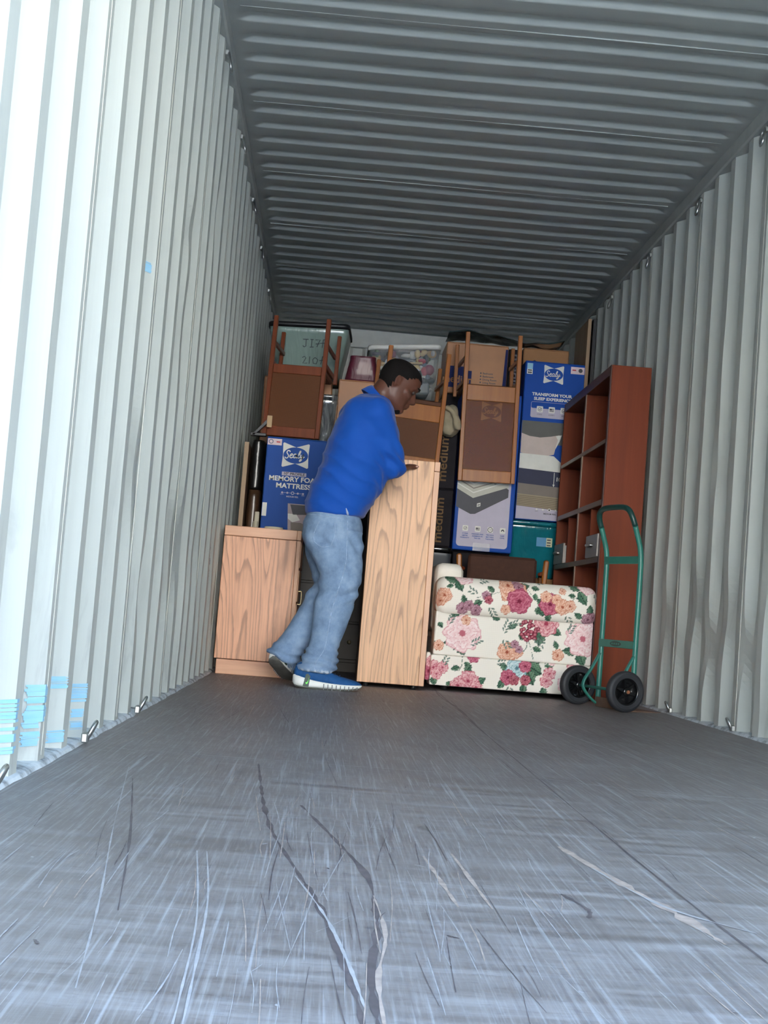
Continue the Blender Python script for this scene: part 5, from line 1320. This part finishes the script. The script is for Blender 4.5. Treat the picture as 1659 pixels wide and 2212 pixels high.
def fold(p, n_):
    d = 0
    # creases fanning from the armpit and elbow and across the bent waist
    u = p.x*.55+p.z
    wgt = max(0, 1-abs(p.z-1.02)/.26)
    d += .013*wgt*(1-2*abs(math.sin(u*36+1.7*noise.noise(p*5)))**.7)*(.4+.6*abs(noise.noise(Vector((p.x*5, p.y*4, p.z*9)))))
    de = (p-E_).length
    if p.x > -.42 and p.y < 7.1: d += .009*max(0, 1-de/.22)*math.sin((p.z*.9+p.x*.5+p.y*.6)*95+4*noise.noise(p*7))
    d += .008*noise.noise(Vector((p.x*7, p.y*6, p.z*13)))+.0022*noise.noise(p*30)
    return p+n_*d
shirt = organic('shirt', mb, .0085, 12, SHIRT, body, fold, .5)
# collar
CM = Matrix.Translation((-.398, PY, 1.432)) @ Matrix.Rotation(math.radians(33), 4, 'Y')
m = MB(); n = 40; rows = []
for rr, h in ((.068, -.020), (.066, .010), (.066, .026), (.070, .028), (.080, .012), (.093, -.018), (.089, -.020), (.077, .006)):
    rows.append([((rr*1.06)*math.cos(2*PI*k/n), rr*.97*math.sin(2*PI*k/n), h-.006*math.cos(2*PI*k/n)) for k in range(n)])
m.rings(rows, 0, True, False, CM, True); m.build('collar', SHIRT, shirt)

# jeans
mb = MB()
zrings(mb, [(.895, -.67, -.46, .14, PY), (.86, -.697, -.448, .152, PY), (.80, -.722, -.428, .172, PY), (.74, -.718, -.424, .175, PY), (.69, -.708, -.424, .172, PY), (.64, -.66, -.46, .12, PY)])
def leg_rings(L, n=30):
    R = []
    for z, cx, hx, y_, hy in L: R.append([(cx+hx*math.cos(2*PI*k/n), y_+hy*math.sin(2*PI*k/n), z) for k in range(n)])
    mb.rings(R, 0, True)
leg_rings([(.77, -.565, .142, 6.865, .098), (.68, -.558, .140, 6.86, .096), (.61, -.530, .118, 6.855, .092), (.545, -.514, .103, 6.85, .088), (.47, -.522, .098, 6.85, .083), (.41, -.536, .096, 6.85, .080), (.30, -.553, .083, 6.85, .074), (.217, -.568, .072, 6.85, .068), (.16, -.583, .079, 6.85, .068), (.11, -.598, .090, 6.85, .072), (.078, -.604, .094, 6.85, .074)])
mb.tube([(-.60, 7.03, .77), (-.575, 7.05, .62), (-.556, 7.06, .50), (-.60, 7.06, .41), (-.655, 7.055, .31), (-.725, 7.045, .20), (-.765, 7.04, .135), (-.778, 7.035, .115)], [.125, .105, .090, .084, .078, .070, .078, .082], 26)
capsule(mb, (-.535, 6.87, .155), (-.535, 6.87, .115), .040, .040, 14)
KN = Vector((-.52, 6.85, .50)); AN = Vector((-.59, 6.85, .13)); HP = Vector((-.56, 6.86, .70))
def dfold(p, n_):
    d = .004*noise.noise(Vector((p.x*9, p.y*9, p.z*10)))+.002*noise.noise(p*34)
    wa = max(0, 1-abs(p.z-.13)/.11); d += .008*wa*math.sin(p.z*150+p.x*40+4*noise.noise(p*7))
    wk = max(0, 1-abs(p.z-.47)/.12); d += .0065*wk*math.sin(p.z*80-p.x*50+3*noise.noise(p*6))
    wh = max(0, 1-abs(p.z-.70)/.10); d += .006*wh*math.sin(p.z*60+p.x*70+3*noise.noise(p*6))
    return p+n_*d
jeans = organic('jeans', mb, .0085, 3, DENIM, body, dfold)
bv = BVHTree.FromObject(jeans, bpy.context.evaluated_depsgraph_get())
def onleg(x, z, off=.0015):
    h = bv.ray_cast(Vector((x, 6.4, z)), Vector((0, 1, 0)))
    return (h[0]+Vector((0, -off, 0))) if h[0] is not None else None
def seamline(pts, r, nseg=12):
    P = [onleg(p.x, p.z) for p in catmull([(a, 0, b) for a, b in pts], nseg)]
    return [p for p in P if p is not None]
STITCH = plain('pale_stitching', S(158, 178, 204), .8, var=.3, scale=60)
m = MB()
q = seamline([(-.505, .815), (-.50, .70), (-.497, .62), (-.508, .545), (-.528, .46), (-.547, .37), (-.556, .27), (-.568, .19), (-.60, .13), (-.607, .085)], .0016)
m.tube(q, [.0006+.0021*abs(math.sin(i*.9))*abs(math.sin(i*.37+.5)) for i in range(len(q))], 6)
m.build('side_seam', STITCH, jeans)
m = MB()
for pts in ([(-.64, .80), (-.66, .74), (-.655, .70)], [(-.655, .70), (-.62, .678), (-.575, .685)], [(-.575, .685), (-.56, .74), (-.565, .80)], [(-.70, .835), (-.62, .826), (-.53, .822)]):
    q = seamline(pts, .001, 6)
    if len(q) > 2: m.tube(q, .0011, 6)
m.build('pocket_stitching', STITCH, jeans)
m = MB(); q = [onleg(-.497+.004*k, .835-.012*k, .003) for k in range(6)]
bs = BVHTree.FromObject(shirt, bpy.context.evaluated_depsgraph_get())
P = []
for k in range(6):
    h = bs.ray_cast(Vector((-.517+.004*k, 6.3, .872-.010*k)), Vector((0, 1, 0)))
    if h[0] is not None: P.append(h[0]+Vector((0, -.001, 0)))
if len(P) > 2: m.tube(P, [.002, .004, .006, .006, .007, .006][:len(P)], 6); m.build('frayed_slit', plain('pale_fray', S(176, 190, 220), .9), shirt)

# shoes
SUP = NT('blue_shoe_mesh', .7, .25); SUP.color(SUP.mix(SUP.noise(SUP.coord(), 60, 3), S(22, 66, 116), S(40, 96, 156))); SUP.bump(SUP.noise(SUP.coord(), 240, 2), .3, .003); SUP = SUP.m
SOLE = plain('white_foam_sole', S(232, 234, 230), .5, var=.03); SOLEG = plain('worn_grey_outsole', S(96, 96, 92), .7, var=.25, scale=25); TONG = plain('pale_heel_cloth', S(206, 208, 200), .8); DKG = plain('dark_green_patch', S(26, 58, 46), .5); NEON = plain('neon_green_mark', S(90, 240, 60), .4)
def shoe(mx, upper, L=.333):
    prof_ = []   # along the length: half width, sole bottom, sole top, upper top
    st = [(0, .020, .022, .060, .085), (.03, .060, .010, .066, .112), (.10, .078, .004, .064, .126), (.20, .084, 0, .056, .130), (.30, .086, 0, .048, .118), (.42, .088, 0, .042, .100), (.55, .094, 0, .038, .082), (.68, .100, 0, .036, .068), (.80, .098, .003, .035, .060), (.90, .084, .008, .035, .052), (.97, .054, .014, .034, .043), (1.0, .018, .022, .032, .035)]
    rt_ = thing('shoe', None, None)
    for k in list(rt_.keys()): del rt_[k]
    rt_.parent = body; rt_.matrix_local = mx
    def ring(x, w_, z0, z1, n=24, p=.6):
        cz, hz_ = (z0+z1)/2, (z1-z0)/2
        return [(x*L, w_*.5*math.copysign(abs(math.cos(a))**p, math.cos(a)), cz+hz_*math.copysign(abs(math.sin(a))**p, math.sin(a))) for a in [2*PI*k/n for k in range(n)]]
    def it(x):
        for a, b in zip(st[:-1], st[1:]):
            if a[0] <= x <= b[0]:
                t = (x-a[0])/(b[0]-a[0]); return [a[i]+(b[i]-a[i])*t for i in range(1, 5)]
        return st[-1][1:]
    m = MB(); X = [i/70 for i in range(71)]; R_ = []
    for x in X:
        w_, z0, z1, zt = it(x); R_.append(ring(x, w_+.006, z0+.004, z1))
    m.rings(R_, 0, True)
    for k in range(9):          # flex cuts of the thick sole
        x = .45+.06*k; w_, z0, z1, zt = it(x)
        for s_ in (-1, 1): m.box(x*L-.0022, x*L+.0022, s_*(w_+.009)/2-.002, s_*(w_+.009)/2+.002, z0, z1*.72, .0008, 1)
    so = m.build('sole', [SOLE, plain('sole_groove', S(120, 124, 124), .7)], rt_)
    m = MB(); m.rings([ring(x, (it(x)[0]-.002), it(x)[1], it(x)[1]+.006, 20, .8) for x in X], 0, True); m.build('outsole', SOLEG, so)
    m = MB(); R_ = []
    for x in X:
        w_, z0, z1, zt = it(x); n = 24; r = []
        for k in range(n):
            a = 2*PI*k/n; c_, s_ = math.cos(a), math.sin(a); zz_ = (z1-.012)+(zt-z1+.012)*max(0, s_)**.75 if s_ > 0 else z1-.012
            r.append((x*L*.985+.004, (w_-.004)*.5*math.copysign(abs(c_)**.7, c_), zz_))
        R_.append(r)
    m.rings(R_, 0, True)
    u_ = m.build('upper', upper, rt_)
    m = MB()
    for k in range(5):
        x = .36+.075*k; w_, z0, z1, zt = it(x)
        m.tube(catmull([(x*L, -.026, zt-.010), (x*L+.004, -.012, zt+.001), (x*L+.006, 0, zt+.003), (x*L+.004, .012, zt+.001), (x*L, .026, zt-.010)], 4), .0022, 6)
    m.build('laces', plain('dark_laces', S(28, 44, 74), .8), rt_)
    m = MB(); w_ = it(.19)[0]
    yy = -(w_+.0075)/2-.0012
    P = [(.150*L, .012), (.235*L, .010), (.250*L, .060), (.215*L, .072), (.185*L, .068)]
    m.prism(P, yy, yy+.004, 0); b = m.build('side_patch', DKG, rt_)
    m = MB(); sw = [(.186*L, .030), (.197*L, .022), (.214*L, .024), (.226*L, .036), (.230*L, .056), (.222*L, .040), (.210*L, .032), (.196*L, .031)]
    m.poly(sw, yy-.0006, 0); m.build('swoosh_mark', NEON, b)
    return rt_
a = math.radians(1.5)
shoe(Matrix.Translation((-.706, 6.845, 0)) @ Matrix.Rotation(a, 4, 'Z'), SUP)
far = Matrix.Translation((-.812, 6.975, .112)) @ Matrix.Rotation(math.radians(64), 4, 'Z') @ Matrix.Rotation(math.radians(25), 4, 'Y')
shoe(far, TONG, .275)
